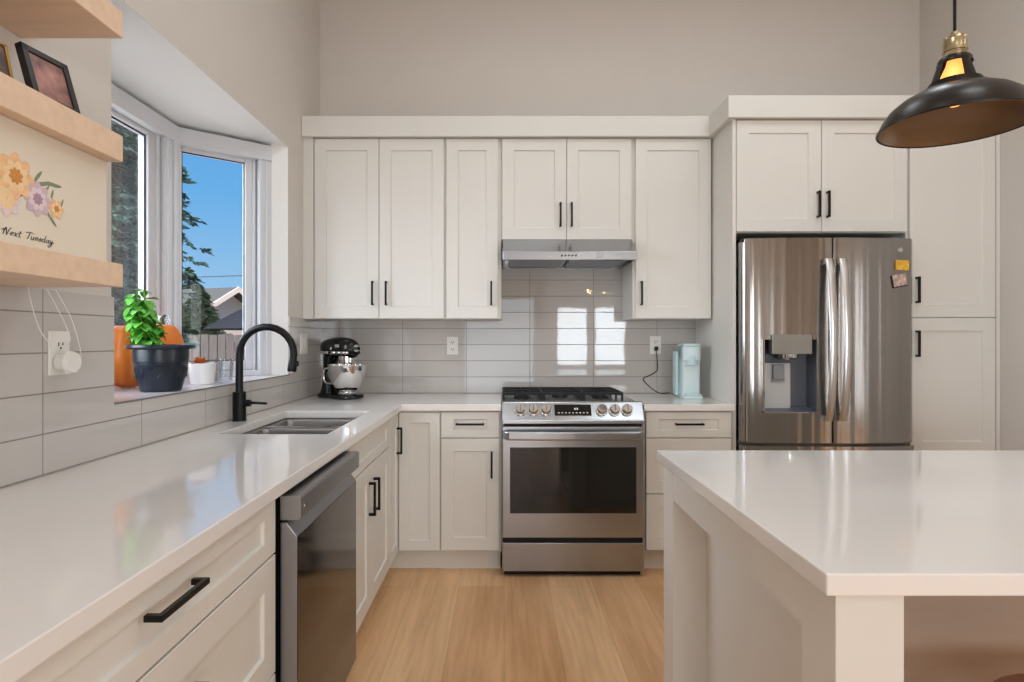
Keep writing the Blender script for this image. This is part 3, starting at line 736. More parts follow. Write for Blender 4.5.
# ------------------------------------------------------------------ island
il = thing('kitchen_island', 'white kitchen island with square corner posts and quartz top', 'island', (.482, .877, 0))
IX1 = 1.80; IY = .975
MB().box(0, IX1, 0, IY, .880, .914).build('countertop', M['quartz'], il, bevel=.003)
post = (.010, .112)
for nm, x0, y0 in (('post', .019, .010), ('post', .019, IY-.112), ('post', IX1-.112, .010), ('post', IX1-.112, IY-.112)):
    box(nm, M['white'], x0, x0+.104, y0, y0+.102, 0, .8795, il, bevel=.0015)
box('apron', M['white'], .021, .041, .112, IY-.112, .785, .8795, il)
box('apron', M['white'], IX1-.032, IX1-.012, .112, IY-.112, .785, .8795, il)
box('back_apron', M['white'], .112, IX1-.112, IY-.032, IY-.012, .785, .8795, il)
box('side_panel', M['white'], .119, .137, .285, IY-.012, 0, .8795, il)
mb = MB(); mb.box(.137, IX1-.112, .320, IY-.04, 0, .8795); mb.build('body', M['white'], il)
box('back_panel', mat('taupe_shade_panel', (166, 146, 130), .45, var=.03, stretch=(1, 1, 8)), .137, IX1-.112, .300, .3195, 0, .8795, il)  # taupe stands in for the brownish shade under the overhang
box('bottom_rail', M['white'], .021, .118, .112, IY-.112, 0, .10, il)
# stool under the overhang
sto = thing('bar_stool', 'round brown wooden stool under the island overhang', 'stool', (.965, .895, 0))
MB().lathe([(0, .622), (.12, .622), (.172, .628), (.18, .640), (.178, .655), (.165, .662), (.12, .656), (0, .652)]).build('seat', M['stool'], sto, smooth=True)
for k_ in range(4):
    a = PI/4+k_*PI/2; c_, s_ = math.cos(a), math.sin(a)
    MB().tube([(.11*c_, .11*s_, .63), (.19*c_, .19*s_, 0)], [.017, .013], 10).build('leg', M['black'], sto, smooth=True)
MB().lathe([(.150+.009*math.cos(t), .20+.009*math.sin(t)) for t in [2*PI*q/8 for q in range(8)]], closed=True).build('foot_ring', M['black'], sto, smooth=True)

# ------------------------------------------------------------------ pendant lamp
pl_ = thing('pendant_lamp', 'dark bronze dome pendant lamp with brass socket over the island', 'lamp', (1.075, 1.40, 0))
z0 = 1.772
def shell(prof, t=.0025): return prof + [(max(r-t, .001), z-t*.3) for r, z in prof[::-1]]
outer = [(.157, 0), (.1585, .003), (.156, .009), (.149, .025), (.134, .047), (.111, .066), (.086, .079), (.071, .084), (.069, .089), (.054, .094)]
sh = MB().lathe([(r, z+z0) for r, z in outer], n=64).build('shade', M['bronze'], pl_, smooth=True)
MB().lathe([(max(.0, r-.003), z+z0-.0015 if i else z+z0) for i, (r, z) in enumerate(outer)], n=64).build('shade_lining', M['bronzi'], sh, smooth=True)
MB().lathe([(.156, z0+.001), (.1595, z0-.001), (.1600, z0+.003), (.157, z0+.005)], n=64, closed=True).build('rim', M['bronze'], sh, smooth=True)
# neck cage: collar top + four struts leave windows
zn0, zn1 = z0+.092, z0+.160
def conr(z): t = (z-zn0)/(zn1-zn0); return .054+(.031-.054)*t
nk = MB()
nk.lathe([(.054, zn0), (.0535, zn0+.012), (.050, zn0+.012), (.050, zn0)], n=40, closed=True)
nk.lathe([(conr(zn1-.012)+.001, zn1-.012), (.0345, zn1-.002), (.030, zn1+.004), (.0, zn1+.004), (.0, zn1+.001), (.028, zn1-.003), (conr(zn1-.012)-.002, zn1-.012)], n=40)
for k_ in range(4):
    a = math.radians(0+k_*90)
    prof = [(conr(zn0+.006)+.0006, zn0+.006), (conr(zn1-.008)+.0006, zn1-.008), (conr(zn1-.008)-.002, zn1-.008), (conr(zn0+.006)-.002, zn0+.006)]
    nk.lathe(prof, n=6, closed=True, a0=a-.27, a1=a+.27)
nk.build('neck', M['bronze'], pl_, smooth=True)
sk = MB().lathe([(0, zn1+.003), (.023, zn1+.003), (.024, zn1+.006), (.024, zn1+.042), (.0225, zn1+.045), (.0225, zn1+.047), (.024, zn1+.049), (.024, zn1+.051), (.009, zn1+.053), (.008, zn1+.064), (0, zn1+.064)]).build('socket', M['brass'], pl_, smooth=True)
MB().lathe([(.0238, zn1+.016), (.0256, zn1+.017), (.0256, zn1+.020), (.0238, zn1+.021)], closed=True).build('socket_ring', M['brass'], sk, smooth=True)
MB().lathe([(.0, zn1-.002), (.015, zn1-.003), (.018, zn1-.015), (.026, zn1-.034), (.034, zn1-.056), (.034, zn1-.074), (.024, zn1-.098), (.010, zn1-.111), (0, zn1-.114)]).build('bulb', M['bulb'], pl_, smooth=True)
MB().tube([(0, 0, zn1+.062), (0, 0, ZC-.03)], .0035, 8).build('cord', M['black'], pl_, smooth=True)
MB().lathe([(0, ZC-.001), (.06, ZC-.001), (.058, ZC-.02), (.012, ZC-.032), (0, ZC-.032)]).build('canopy', M['bronze'], pl_, smooth=True)

# ------------------------------------------------------------------ floating shelves on the left wall
SY0, SY1, SXF = .30, 1.449, -.940
for (zb, lab) in ((1.385, 'lowest light oak floating shelf left of the bay window'), (1.701, 'middle light oak floating shelf holding the black picture frame'), (2.006, 'topmost light oak floating shelf left of the bay window')):
    tag(MB().box(XL+.0005, SXF, SY0, SY1, zb+.0075 if zb < 1.4 else zb, zb+.064).build('floating_shelf', M['oak'], bevel=.002), lab, 'shelf', 'floating oak shelves')
# cream sign on the lowest shelf
sg = thing('tabletop_sign', 'cream board with painted flowers and script on the lowest shelf', 'sign', (-.975, 1.441, 1.4492))
MB().box(-.018, 0, -.80, 0, 0, .2515).build('board', M['paper'], sg, bevel=.0015)
def px_on_sign(x, y, X=-.975):
    """image point to (Y, Z) on the sign's face"""
    s_ = (504-x)/-X; return 587/s_ , H+(339-y)/s_
def petal_blob(mb, Y, Z, a, b, ang, lift):
    n = 14; c = mb.bm.verts.new((lift*1.3, Y, Z)); ring = []
    for k_ in range(n):
        t = 2*PI*k_/n; u, v_ = a*math.cos(t), b*math.sin(t)*(1-.25*math.cos(t))
        ring.append(mb.bm.verts.new((lift, Y+u*math.cos(ang)-v_*math.sin(ang), Z+u*math.sin(ang)+v_*math.cos(ang))))
    for k_ in range(n): mb.bm.faces.new((c, ring[k_], ring[(k_+1) % n]))
def flower(cx_, cy_, r, cols, nm, petals=7):
    Y, Z = px_on_sign(cx_, cy_); Y -= 1.441; Z -= 1.4492; root = None
    for q, c in enumerate(cols):
        mb = MB(); rr = r*(1-.32*q)
        for k_ in range(petals):
            t = 2*PI*k_/petals+q*.5; petal_blob(mb, Y+rr*.55*math.cos(t), Z+rr*.55*math.sin(t), rr*.5, rr*.34, t, .0006+.0005*q+.0001*k_)
        o = mb.build(nm if q == 0 else 'petals', c, sg if q == 0 else root)
        if q == 0: root = o
OR = mat('watercolour_orange', (236, 188, 138), .8, var=.15, scale=60); OR2 = mat('watercolour_peach', (240, 206, 160), .8, var=.1); OR3 = mat('watercolour_amber', (206, 140, 70), .8)
LI = mat('watercolour_lilac', (206, 180, 190), .8, var=.1); LI2 = mat('watercolour_mauve', (226, 206, 208), .8); LI3 = mat('watercolour_plum', (176, 142, 160), .8)
GR = mat('watercolour_sage', (128, 138, 112), .8, var=.2)
def leafs(pts):
    mb = MB()
    for (x, y, a, L) in pts:
        Y, Z = px_on_sign(x, y); petal_blob(mb, Y-1.441, Z-1.4492, L, L*.24, a, .0005)
    mb.build('painted_leaves', GR, sg)
leafs([(38, 176, .9, .016), (43, 184, .3, .018), (50, 184, .15, .018), (56, 186, .1, .016), (35, 184, 1.3, .012), (46, 190, .9, .014), (52, 194, 1.3, .011), (62, 203, 1.2, .010), (48, 214, -.9, .014), (53, 222, -.8, .014), (57, 215, -.6, .012), (6, 200, 0, .012), (18, 196, .4, .012)])
flower(15, 176, .046, [OR, OR2, OR3], 'painted_rose', 8)
flower(37, 199, .036, [LI, LI2, LI3], 'painted_peony', 8)
flower(56, 209, .022, [OR, OR2, OR3], 'painted_bud', 6)
flower(6, 198, .034, [LI2, OR2], 'painted_bloom', 8)
# lettering: thin brush-script strokes, letter by letter (unit: x-height 1, baseline 0)
def arc(cx_, cy_, rx, ry, a, b, n=10): return [(cx_+rx*math.cos(math.radians(a+(b-a)*q/n)), cy_+ry*math.sin(math.radians(a+(b-a)*q/n))) for q in range(n+1)]
GL = {
 'N': ([[(-.35, 1.1), (.0, 1.5), (.15, .2), (.1, 0)], [(.1, 0), (.2, 1.4), (.35, 1.9), (.75, .1), (.85, 0)], [(.85, 0), (1.0, 1.4), (1.3, 2.1)]], 1.45),
 'e': ([[(-.05, .35), (.35, .5)] + arc(.3, .5, .28, .45, 0, 300)], .75),
 'x': ([[(0, .85), (.15, .9), (.45, .05), (.65, .1)], [(.6, .9), (.05, 0)]], .8),
 't': ([[(.25, 1.7), (.2, .3), (.3, 0), (.55, .1)], [(-.1, 1.1), (.55, 1.2)]], .8),
 'T': ([[(-.3, 1.7), (.3, 1.95), (1.15, 1.85)], [(.5, 1.9), (.4, .4), (.25, 0)]], 1.0),
 'u': ([[(0, .9), (.02, .25), (.2, 0), (.42, .2), (.5, .9)], [(.5, .9), (.52, .1), (.75, .05)]], .85),
 's': ([[(.0, .1), (.3, .95), (.42, .45), (.3, 0), (.02, .1)]], .62),
 'd': ([arc(.3, .42, .3, .42, 60, 330), [(.6, 1.9), (.56, .3), (.65, 0), (.8, .1)]], .9),
 'a': ([arc(.3, .42, .3, .42, 50, 330), [(.6, .9), (.57, .2), (.65, 0), (.8, .1)]], .88),
 'y': ([[(0, .9), (.05, .3), (.25, .05), (.5, .9)], [(.5, .9), (.45, -.6), (.2, -1.2), (-.1, -.8), (.9, .3)]], .9)}
mb = MB(); U = .0072; zb_ = 1.470-1.4492
def write(word, y_start, y_end):
    tot = sum(GL[c][1] for c in word); k_ = (y_end-y_start)/(tot*U); x = 0
    for c in word:
        for st_ in GL[c][0]:
            pts_ = [(.0006, y_start-1.441+(x+a+b*.22)*U*k_, zb_+b*U) for a, b in st_]
            if len(pts_) < 9: pts_ = spline(pts_, 5)
            mb.tube(pts_, .0007, 5)
        x += GL[c][1]
write('Next', 1.140, 1.186); write('Tuesday', 1.196, 1.270)
mb.build('lettering', M['frameb'], sg)

# picture frames on the middle shelf
pf = thing('picture_frame', 'black picture frame with reddish photo leaning on the middle shelf', 'picture frame', (-.953, 1.325, 1.7660))
pf.rotation_euler = (0, math.radians(-17), math.radians(-8))
mb = MB(); w_, h_2 = .112, .124
for a in ((-w_, 0, 0, .014), (-w_, 0, h_2-.014, h_2), (-w_, -w_+.014, 0, h_2), (-.014, 0, 0, h_2)): mb.box(-.016, 0, a[0], a[1], a[2], a[3])
mb.build('frame', M['frameb'], pf, bevel=.001)
MB().box(-.012, -.004, -w_+.013, -.013, .013, h_2-.013).build('picture', mat('reddish_photo', (150, 104, 92), .35, var=.6, scale=26), pf)
g_ = thing('picture_frame', 'gold picture frame at the left end of the middle shelf', 'picture frame', (-.962, 1.155, 1.7660))
g_.rotation_euler = (0, math.radians(-12), math.radians(-4))
mb = MB()
for a in ((-.11, 0, 0, .006), (-.11, 0, .074, .080), (-.11, -.104, 0, .08), (-.006, 0, 0, .08)): mb.box(-.012, 0, a[0], a[1], a[2], a[3])
mb.build('frame', M['gold'], g_, bevel=.001)
MB().box(-.010, -.004, -.105, -.005, .005, .075).build('picture', mat('dark_photo', (96, 78, 74), .35, var=.5, scale=30), g_)

# ------------------------------------------------------------------ outlets
def outlet(loc, rot, label, plugged=None):
    r = thing('wall_outlet', label, 'outlet', loc, rot, 'white outlet plates')
    MB().box(-.036, .036, -.006, 0, -.058, .058).build('cover_plate', M['plast'], r, bevel=.002)
    for z in (-.022, .022):
        s = MB().box(-.017, .017, -.008, -.005, z-.015, z+.015).build('socket_face', M['plast'], r, bevel=.002)
        mb = MB(); mb.box(-.009, -.006, -.0085, -.0075, z-.004, z+.006); mb.box(.006, .009, -.0085, -.0075, z-.004, z+.006); mb.cyl((0, -.008, z-.009), .003, .001, 1, 10)
        mb.build('slots', M['dark'], s)
    return r
outlet((-.332, YB-.0092, 1.222), 0, 'white outlet plate between the mixer and the stove')
outlet((.978, YB-.0092, 1.226), 0, 'white outlet plate with black plug beside the coffee maker')
outlet((XL+.0092, 1.553, 1.228), PI/2, 'white outlet plate under the lowest shelf holding a white plug')
sw = thing('light_switch', 'white switch plate on left wall tile near the corner', 'switch', (XL+.0092, 3.452, 1.236), PI/2)
MB().box(-.058, .058, -.006, 0, -.060, .060).build('cover_plate', M['plast'], sw, bevel=.002)
for q in (-.023, .023): MB().box(q-.016, q+.016, -.009, -.005, -.033, .033).build('rocker', M['plast'], sw, bevel=.002)
# white plug-in adapter and its cord
ad = thing('plug_adapter', 'round white plug-in adapter with thin white cord below the shelf', 'plug', (XL+.0175, 1.548, 1.204))
mb = MB(); mb.tube([(0, 0, 0), (.030, 0, 0)], .022, 20); mb.tube([(.030, .0, 0), (.040, .0, 0)], [.030, .026], 20); mb.build('adapter', M['plast'], ad, smooth=True)
def wp_(x, y, X):
    s_ = (504-x)/-X; return (X-XL-.0175, 587/s_-1.548, H+(339-y)/s_-1.204)
P = [wp_(28.4, 287, -1.13), wp_(32, 306, -1.14), wp_(39.6, 329, -1.15), wp_(48, 341, -1.15), wp_(58.6, 346.6, -1.14), wp_(69.8, 341, -1.15), wp_(66, 326, -1.155), wp_(56, 306, -1.15), wp_(47, 289.5, -1.14)]
MB().tube(spline(P), .0013, 6).build('cord', M['plast'], ad, smooth=True)
P = [wp_(55.7, 289.5, -1.14), wp_(65, 306, -1.15), wp_(73, 323, -1.155), wp_(80.6, 352, -1.16), wp_(77.7, 370, -1.15), wp_(67, 373.5, -1.14), wp_(64, 368, -1.15)]
MB().tube(spline(P), .0013, 6).build('cord', M['plast'], ad, smooth=True)
# black plug + cord to coffee maker
CMX, CMY = 1.10, 3.56
bc = thing('black_cord', 'black power cord from right outlet down to the coffee maker', 'cord', (.978, YB-.017, 1.204))
MB().box(-.011, .011, -.022, -.0005, -.013, .013).build('plug', M['black'], bc, bevel=.003)
P = [(0, -.018, -.012), (.004, -.022, -.08), (.005, -.024, -.135), (-.03, -.026, -.165), (-.085, -.03, -.19), (-.078, -.04, -.215), (-.03, -.07, -.262), (.01, -.09, -.281), (.052, -.12, -.274)]
MB().tube(spline(P), .003, 8).build('cord', M['black'], bc, smooth=True)

# ------------------------------------------------------------------ coffee maker
cm = thing('coffee_maker', 'slim pale blue single-serve coffee maker on the right counter', 'coffee maker', (1.115, 3.55, ZC1+.0005), math.radians(-3)); cm.scale = (.95, .95, .965)
def rbox(x0, x1, y0, y1, z0, z1, r, name, m, par):
    pts = []
    for cx_, cy_, a in ((x1-r, y1-r, 0), (x0+r, y1-r, 90), (x0+r, y0+r, 180), (x1-r, y0+r, 270)):
        for k_ in range(6): t = math.radians(a+k_*18); pts.append((cx_+r*math.cos(t), cy_+r*math.sin(t)))
    return MB().prism(pts, 2, z0, z1).build(name, m, par, smooth=True, bevel=.003)
rbox(-.056, .056, -.072, .09, .016, .318, .018, 'body', M['mint'], cm)
rbox(-.056, .066, -.115, .09, 0, .0155, .02, 'base', M['mint'], cm)
rbox(-.045, .055, -.110, -.075, .016, .028, .01, 'drip_tray', M['mintd'], cm)
rbox(-.056, .056, -.098, .075, .232, .318, .03, 'brew_head', M['mint'], cm)
rbox(-.057, .057, -.100, .076, .3185, .334, .03, 'lid', M['mintd'], cm)
rbox(-.080, -.057, .0, .09, .012, .285, .01, 'water_tank', M['mintd'], cm)
MB().lathe([(0, 0), (.04, 0), (.044, .004), (.044, .055), (.040, .06), (0, .06)], 0, -.058, .20).build('pod_holder', M['mintd'], cm, smooth=True)

# ------------------------------------------------------------------ stand mixer
mx_ = thing('stand_mixer', 'black stand mixer with polished steel bowl in the counter corner', 'stand mixer', (-.975, 3.50, ZC1+.0005), math.radians(-38))
# local +x = head direction.  foot
def outline(pts, n=6):
    P = [Vector((a, b, 0)) for a, b in pts]; P = P+[P[0]]; out_ = []
    m_ = len(pts)
    for i in range(m_):
        p0, p1, p2, p3 = [Vector((*pts[(i+d) % m_], 0)) for d in (-1, 0, 1, 2)]
        for k_ in range(n):
            t = k_/n; v = .5*((2*p1)+(-p0+p2)*t+(2*p0-5*p1+4*p2-p3)*t*t+(-p0+3*p1-3*p2+p3)*t**3); out_.append((v.x, v.y))
    return out_
foot = outline([(-.155, -.05), (-.10, -.085), (-.02, -.080), (.06, -.09), (.13, -.07), (.155, 0), (.13, .07), (.06, .09), (-.02, .080), (-.10, .085), (-.155, .05), (-.165, 0)])
MB().prism(foot, 2, 0, .026).build('foot', M['gblack'], mx_, smooth=True, bevel=.008)
# column: stacked ellipses
mb = MB(); rings = []
for (x, z, a, b) in ((-.10, .022, .062, .066), (-.10, .05, .050, .055), (-.102, .09, .040, .046), (-.105, .15, .034, .042), (-.100, .20, .037, .044), (-.09, .235, .050, .050), (-.085, .25, .055, .05)):
    rings.append([mb.bm.verts.new((x+a*math.cos(2*PI*k_/20), b*math.sin(2*PI*k_/20), z)) for k_ in range(20)])
for A, B in zip(rings, rings[1:]):
    for q in range(20): mb.bm.faces.new((A[q], A[(q+1) % 20], B[(q+1) % 20], B[q]))
mb.bm.faces.new(rings[0]); mb.bm.faces.new(rings[-1][::-1]); mb.build('column', M['gblack'], mx_, smooth=True)
# head: bullet body along x
mb = MB(); rings = []
for (x, zc_, b, h2) in ((-.150, .300, .020, .022), (-.146, .298, .040, .040), (-.130, .296, .052, .052), (-.09, .296, .060, .060), (-.03, .298, .064, .064), (.04, .298, .064, .063), (.085, .296, .060, .060), (.115, .292, .052, .054), (.132, .288, .040, .044), (.138, .286, .030, .032)):
    rings.append([mb.bm.verts.new((x, b*math.cos(2*PI*k_/24), zc_+h2*math.sin(2*PI*k_/24))) for k_ in range(24)])
for A, B in zip(rings, rings[1:]):
    for q in range(24): mb.bm.faces.new((A[q], A[(q+1) % 24], B[(q+1) % 24], B[q]))
mb.bm.faces.new(rings[0]); mb.bm.faces.new(rings[-1][::-1])
hd_ = mb.build('motor_head', M['gblack'], mx_, smooth=True)
mb = MB(); rings = []
for (x, b) in ((-.140, .047), (-.12, .0555), (-.08, .0610), (-.03, .0640), (.04, .0640), (.085, .0605), (.115, .0530), (.130, .0435)):
    rings.append((x, b+.0018))
for sgn in (-1, 1):
    for (xa, ba), (xb, bb) in zip(rings, rings[1:]):
        v = [mb.bm.verts.new(p) for p in ((xa, sgn*ba*.98, .262), (xb, sgn*bb*.98, .262), (xb, sgn*bb*.99, .278), (xa, sgn*ba*.99, .278))]; mb.bm.faces.new(v)
tb = mb.build('trim_band', M['chrome'], hd_, smooth=True); sm = tb.modifiers.new('t', 'SOLIDIFY'); sm.thickness = .003
MB().tube([(.134, 0, .296), (.150, 0, .296)], .021, 20).build('attachment_hub', M['chrome'], hd_, smooth=True)
MB().tube([(.150, 0, .296), (.172, 0, .296)], [.008, .010], 12).build('hub_knob', M['black'], hd_, smooth=True)
MB().sphere((.0, -.066, .295), .009).build('speed_knob', M['chrome'], hd_)
MB().box(.035, .075, -.0655, -.063, .302, .318).build('badge', M['chrome'], hd_)
MB().lathe([(0, -.016), (.030, -.016), (.044, -.008), (.044, .004), (.050, .006), (.050, .028), (0, .028)], .062, 0, .222).build('beater_collar', M['chrome'], mx_, smooth=True)
MB().lathe([(0, .252-.222), (.046, .03), (.046, .05), (0, .05)], .062, 0, .215).build('planetary_neck', M['gblack'], mx_, smooth=True)
MB().tube([(.062, 0, .205), (.062, 0, .12)], .006, 10).build('beater_shaft', M['chrome'], mx_, smooth=True)
bw = MB().lathe([(0, .043), (.045, .043), (.060, .050), (.078, .070), (.093, .100), (.103, .135), (.108, .170), (.109, .194), (.112, .197), (.1125, .200), (.107, .200), (.106, .172), (.100, .135), (.088, .100), (.072, .072), (.05, .052), (0, .047)], .062, 0, 0, n=48).build('bowl', M['chrome'], mx_, smooth=True)
MB().lathe([(0, .026), (.056, .026), (.058, .030), (.050, .038), (.050, .044), (0, .044)], .062, 0, 0).build('bowl_base', M['chrome'], bw, smooth=True)
MB().tube(spline([(-.035, -.035, .175), (-.075, -.055, .172), (-.085, -.058, .13), (-.072, -.05, .09), (-.02, -.03, .085)]), .006, 10).build('bowl_handle', M['chrome'], bw, smooth=True)

# ------------------------------------------------------------------ things on the bay sill
ZSill = BZ0+.0005
def pumpkin(loc, r, hh, label, stem=True):
    t = thing('pumpkin', label, 'pumpkin', (*loc, ZSill), random.random()*3, 'pumpkins on the window sill')
    mb = MB(); nu, nv = 48, 16; rings = []
    for j in range(1, nv):
        ph = PI*j/nv; ring = []
        for i in range(nu):
            a = 2*PI*i/nu; rib = 1-.07*abs(math.cos(a*5))**3 if False else 1-.06*(1-abs(math.sin(a*5)))**2*2*.8
            rr = r*math.sin(ph)**.85*rib; z = hh/2-hh/2*math.cos(ph)
            dip = .06*hh*math.exp(-((math.sin(ph))/.35)**2)*(1 if ph > PI/2 else -1)
            ring.append(mb.bm.verts.new((rr*math.cos(a), rr*math.sin(a), z-dip*(1 if ph > PI/2 else 0))))
        rings.append(ring)
    for A, B in zip(rings, rings[1:]):
        for q in range(nu): mb.bm.faces.new((A[q], A[(q+1) % nu], B[(q+1) % nu], B[q]))
    mb.bm.faces.new(rings[0]); mb.bm.faces.new(rings[-1][::-1])
    mb.build('flesh', M['pump'], t, smooth=True)
    MB().tube([(0, 0, hh*.93), (0, .002, hh+.012), (.012, .004, hh+.03)], [.014, .009, .008], 8).build('stem', M['stemb'], t, smooth=True)
    return t
pumpkin((-1.503, 2.345), .098, .262, 'tall orange pumpkin partly hidden by the wall edge, left of basil')
pumpkin((-1.508, 2.585), .093, .272, 'smaller orange pumpkin behind the right of the basil pot')
# basil in a dark pot
bp_ = thing('potted_basil', 'bright green basil in a wide dark navy pot on the sill', 'potted plant', (-1.288, 2.205, ZSill)); bp_.scale = (.87, .87, 1)
prof = [(0, 0), (.074, 0), (.080, .004), (.092, .045), (.0935, .050), (.100, .075), (.104, .110), (.1065, .112), (.108, .140), (.108, .156), (.130, .158), (.133, .164), (.131, .172), (.122, .174), (.112, .166), (.104, .150), (0, .148)]
po = MB().lathe(prof, n=48).build('pot', M['navy'], bp_, smooth=True)
for z in (.092, .098): MB().lathe([(.1035, z), (.1055, z+.001), (.1035, z+.003)], n=48, closed=True).build('pot_ridge', M['navy'], po, smooth=True)
mb = MB()
for k_ in range(18):
    a = 2*PI*k_/18
    for da in (-.14, .14):
        mb.tube([(.099*math.cos(a-da), .099*math.sin(a-da), .052), (.102*math.cos(a+da), .102*math.sin(a+da), .086)], .0012, 4)
mb.build('lattice_relief', M['navy'], po)
MB().lathe([(0, .156), (.05, .160), (.104, .152)], n=24).build('soil', M['soil'], bp_, smooth=True)
def leaf(mb, p, d, up, L, Wd):
    d = d.normalized(); sd = d.cross(up).normalized(); nn = sd.cross(d).normalized()
    rows = []
    for t, w_ in ((0, .08), (.2, .7), (.45, 1), (.7, .78), (.9, .35), (1, .04)):
        c = p+d*(L*t)-nn*(L*.28*t*t)
        rows.append([mb.bm.verts.new(c-sd*Wd*w_+nn*Wd*.32*w_), mb.bm.verts.new(c+nn*0), mb.bm.verts.new(c+sd*Wd*w_+nn*Wd*.32*w_)])
    for A, B in zip(rows, rows[1:]):
        mb.bm.faces.new((A[0], A[1], B[1], B[0])); mb.bm.faces.new((A[1], A[2], B[2], B[1]))
mb = MB(); ms = MB(); rb = random.Random(5)
stems = [(-.06, -.03), (-.085, .02), (-.05, .04), (-.02, -.045), (0, .02), (-.03, 0), (-.07, 0)]
for i, (x, y) in enumerate(stems):
    x -= .012; base = Vector((x*.6-.015, y*.6, .150)); tip = Vector((x*1.05-.03, y*1.2, .150+(.195, .19, .18, .15, .11, .225, .215)[i]))
    ms.tube([base, (base+tip)/2, tip], .0025, 6)
    for k_ in range(7):
        t = .12+.88*k_/6; c = base.lerp(tip, t)
        for q in range(4):
            a = q*PI/2+k_*PI/4+rb.uniform(-.3, .3)+i; L = (.048 if k_ < 6 else .034)*rb.uniform(.85, 1.2)
            d = Vector((math.cos(a), math.sin(a), rb.uniform(-.9, .35))); leaf(mb, c+d.normalized()*.004, d, Vector((0, 0, 1)), L, L*.46)
mb.build('foliage', M['leaf'], bp_, smooth=True); ms.build('stems', M['stemg'], bp_, smooth=True)
# small sprig in a tiny pot behind basil
# white succulent pot
wp = thing('potted_succulent', 'small white pot with orange-tipped succulent on the sill', 'potted plant', (-1.300, 2.53, ZSill))
MB().lathe([(0, 0), (.044, 0), (.047, .003), (.055, .088), (.054, .091), (.050, .090), (.048, .078), (0, .076)], n=36).build('pot', M['ceram'], wp, smooth=True)
MB().lathe([(0, .080), (.049, .077)], n=20).build('soil', M['soil'], wp, smooth=True)
mb = MB(); og = mat('orange_succulent', (206, 122, 62), .5, var=.3, scale=40)
for k_ in range(26):
    a = k_*2.4; el = .3+1.1*k_/26; d = Vector((math.cos(a)*math.cos(el), math.sin(a)*math.cos(el), math.sin(el))); leaf(mb, Vector((-.012, 0, .080)), d, Vector((.1, .2, 1)), .044, .011)
mb.build('rosette', og, wp, smooth=True)
# glassware
def tumbler(loc, r, h, label, diamonds=False):
    t = thing('glass_tumbler', label, 'glass', (*loc, ZSill), 0, 'clear glasses on the window sill')
    prof = [(0, .002), (r*.82, .002), (r*.86, .006), (r, h), (r-.003, h), (r*.86-.003, .012), (0, .010)]
    o = MB().lathe(prof, n=24).build('glass_body', M['cglass'], t, smooth=True)
    if diamonds:
        mb = MB()
        for z in [h*.2, h*.4, h*.6, h*.8]:
            for k_ in range(12):
                a = 2*PI*k_/12+(z*40); rr = r*.9+.001; mb.sphere((rr*math.cos(a), rr*math.sin(a), z), .008, (1, 1, 1.2), 6, 4)
        mb.build('cut_pattern', M['cglass'], o, smooth=True)
    return t
tumbler((-1.255, 2.63), .042, .105, 'clear glass jar right of the white pot')
tumbler((-1.345, 2.72), .040, .100, 'clear glass behind the white succulent pot')
tumbler((-1.565, 2.70), .026, .30, 'tall clear glass vase in the bay corner')
for k_, (x, y) in enumerate(((-1.222, 2.70), (-1.215, 2.77), (-1.225, 2.84))):
    pass

# ------------------------------------------------------------------ chandelier in the dining area (seen as a glint in the tiles)
ch = thing('chandelier', 'small black candle chandelier in the room behind the viewer', 'chandelier', (1.62, -2.4, 0))
MB().tube([(0, 0, 2.05), (0, 0, ZC-.03)], .006, 8).build('stem', M['black'], ch)
MB().lathe([(0, ZC-.001), (.06, ZC-.001), (.055, ZC-.02), (0, ZC-.03)]).build('canopy', M['black'], ch)
for k_ in range(5):
    a = 2*PI*k_/5+.3; x, y = .22*math.cos(a), .22*math.sin(a)
    arm = MB().tube(spline([(0, 0, 2.06), (x*.5, y*.5, 2.0), (x, y, 2.03)]), .005, 6).build('arm', M['black'], ch, smooth=True)
    MB().lathe([(0, 0), (.008, .002), (.015, .025), (.008, .05), (0, .065)], x, y, 2.05).build('bulb', mat('candle_bulb', (255, 220, 160), .3, emit=(255, 205, 130), estr=90), arm, smooth=True)

# ------------------------------------------------------------------ outside
GZ = -.35
gr = MB().box(-60, -1.36, -10, 80, GZ-.3, GZ).build('ground', M['grass']); gr['kind'] = 'structure'
# fence of boards
fn = thing('board_fence', 'weathered grey board fence beyond the bay window', 'fence', (-4.6, 12.4, GZ))
for k_ in range(46):
    x = -5.0+k_*.178
    o = MB().box(x, x+.158, -.012, .012, .02, 1.70+.01*random.random()).build('board', M['fence'], fn)
for z in (.35, 1.45): box('rail', M['fence'], -5.0, 3.2, .013, .05, z, z+.09, fn)
# neighbour house
a_ = math.radians(70); hs = thing('house', 'neighbouring house with pale gable wall and grey shingle roof', 'house', (-13.55, 30, 0))
hs.rotation_euler = (0, 0, a_)      # local +x along the gable (u), local +y along the ridge away (-n)
pk = 3.92; ew = 3.3; ez = 2.04; Lh = 14
mb = MB(); mb.prism([(-ew*.92, GZ), (ew*.92, GZ), (ew*.92, ez+.05), (0, pk-.18), (-ew*.92, ez+.05)], 1, .8, Lh); mb.build('walls', M['stucco'], hs)
for sgn in (-1, 1):
    mb = MB(); mb.prism([(0, pk), (sgn*ew*1.02, ez), (sgn*ew*1.02, ez-.12), (0, pk-.13)], 1, .03, Lh+.5); mb.build('roof_slope', M['roof'], hs)
    mb = MB(); mb.prism([(0, pk+.02), (sgn*ew*1.03, ez+.01), (sgn*ew*1.03, ez-.27), (0, pk-.26)], 1, -.02, .03); mb.build('fascia', M['fascia'], hs)
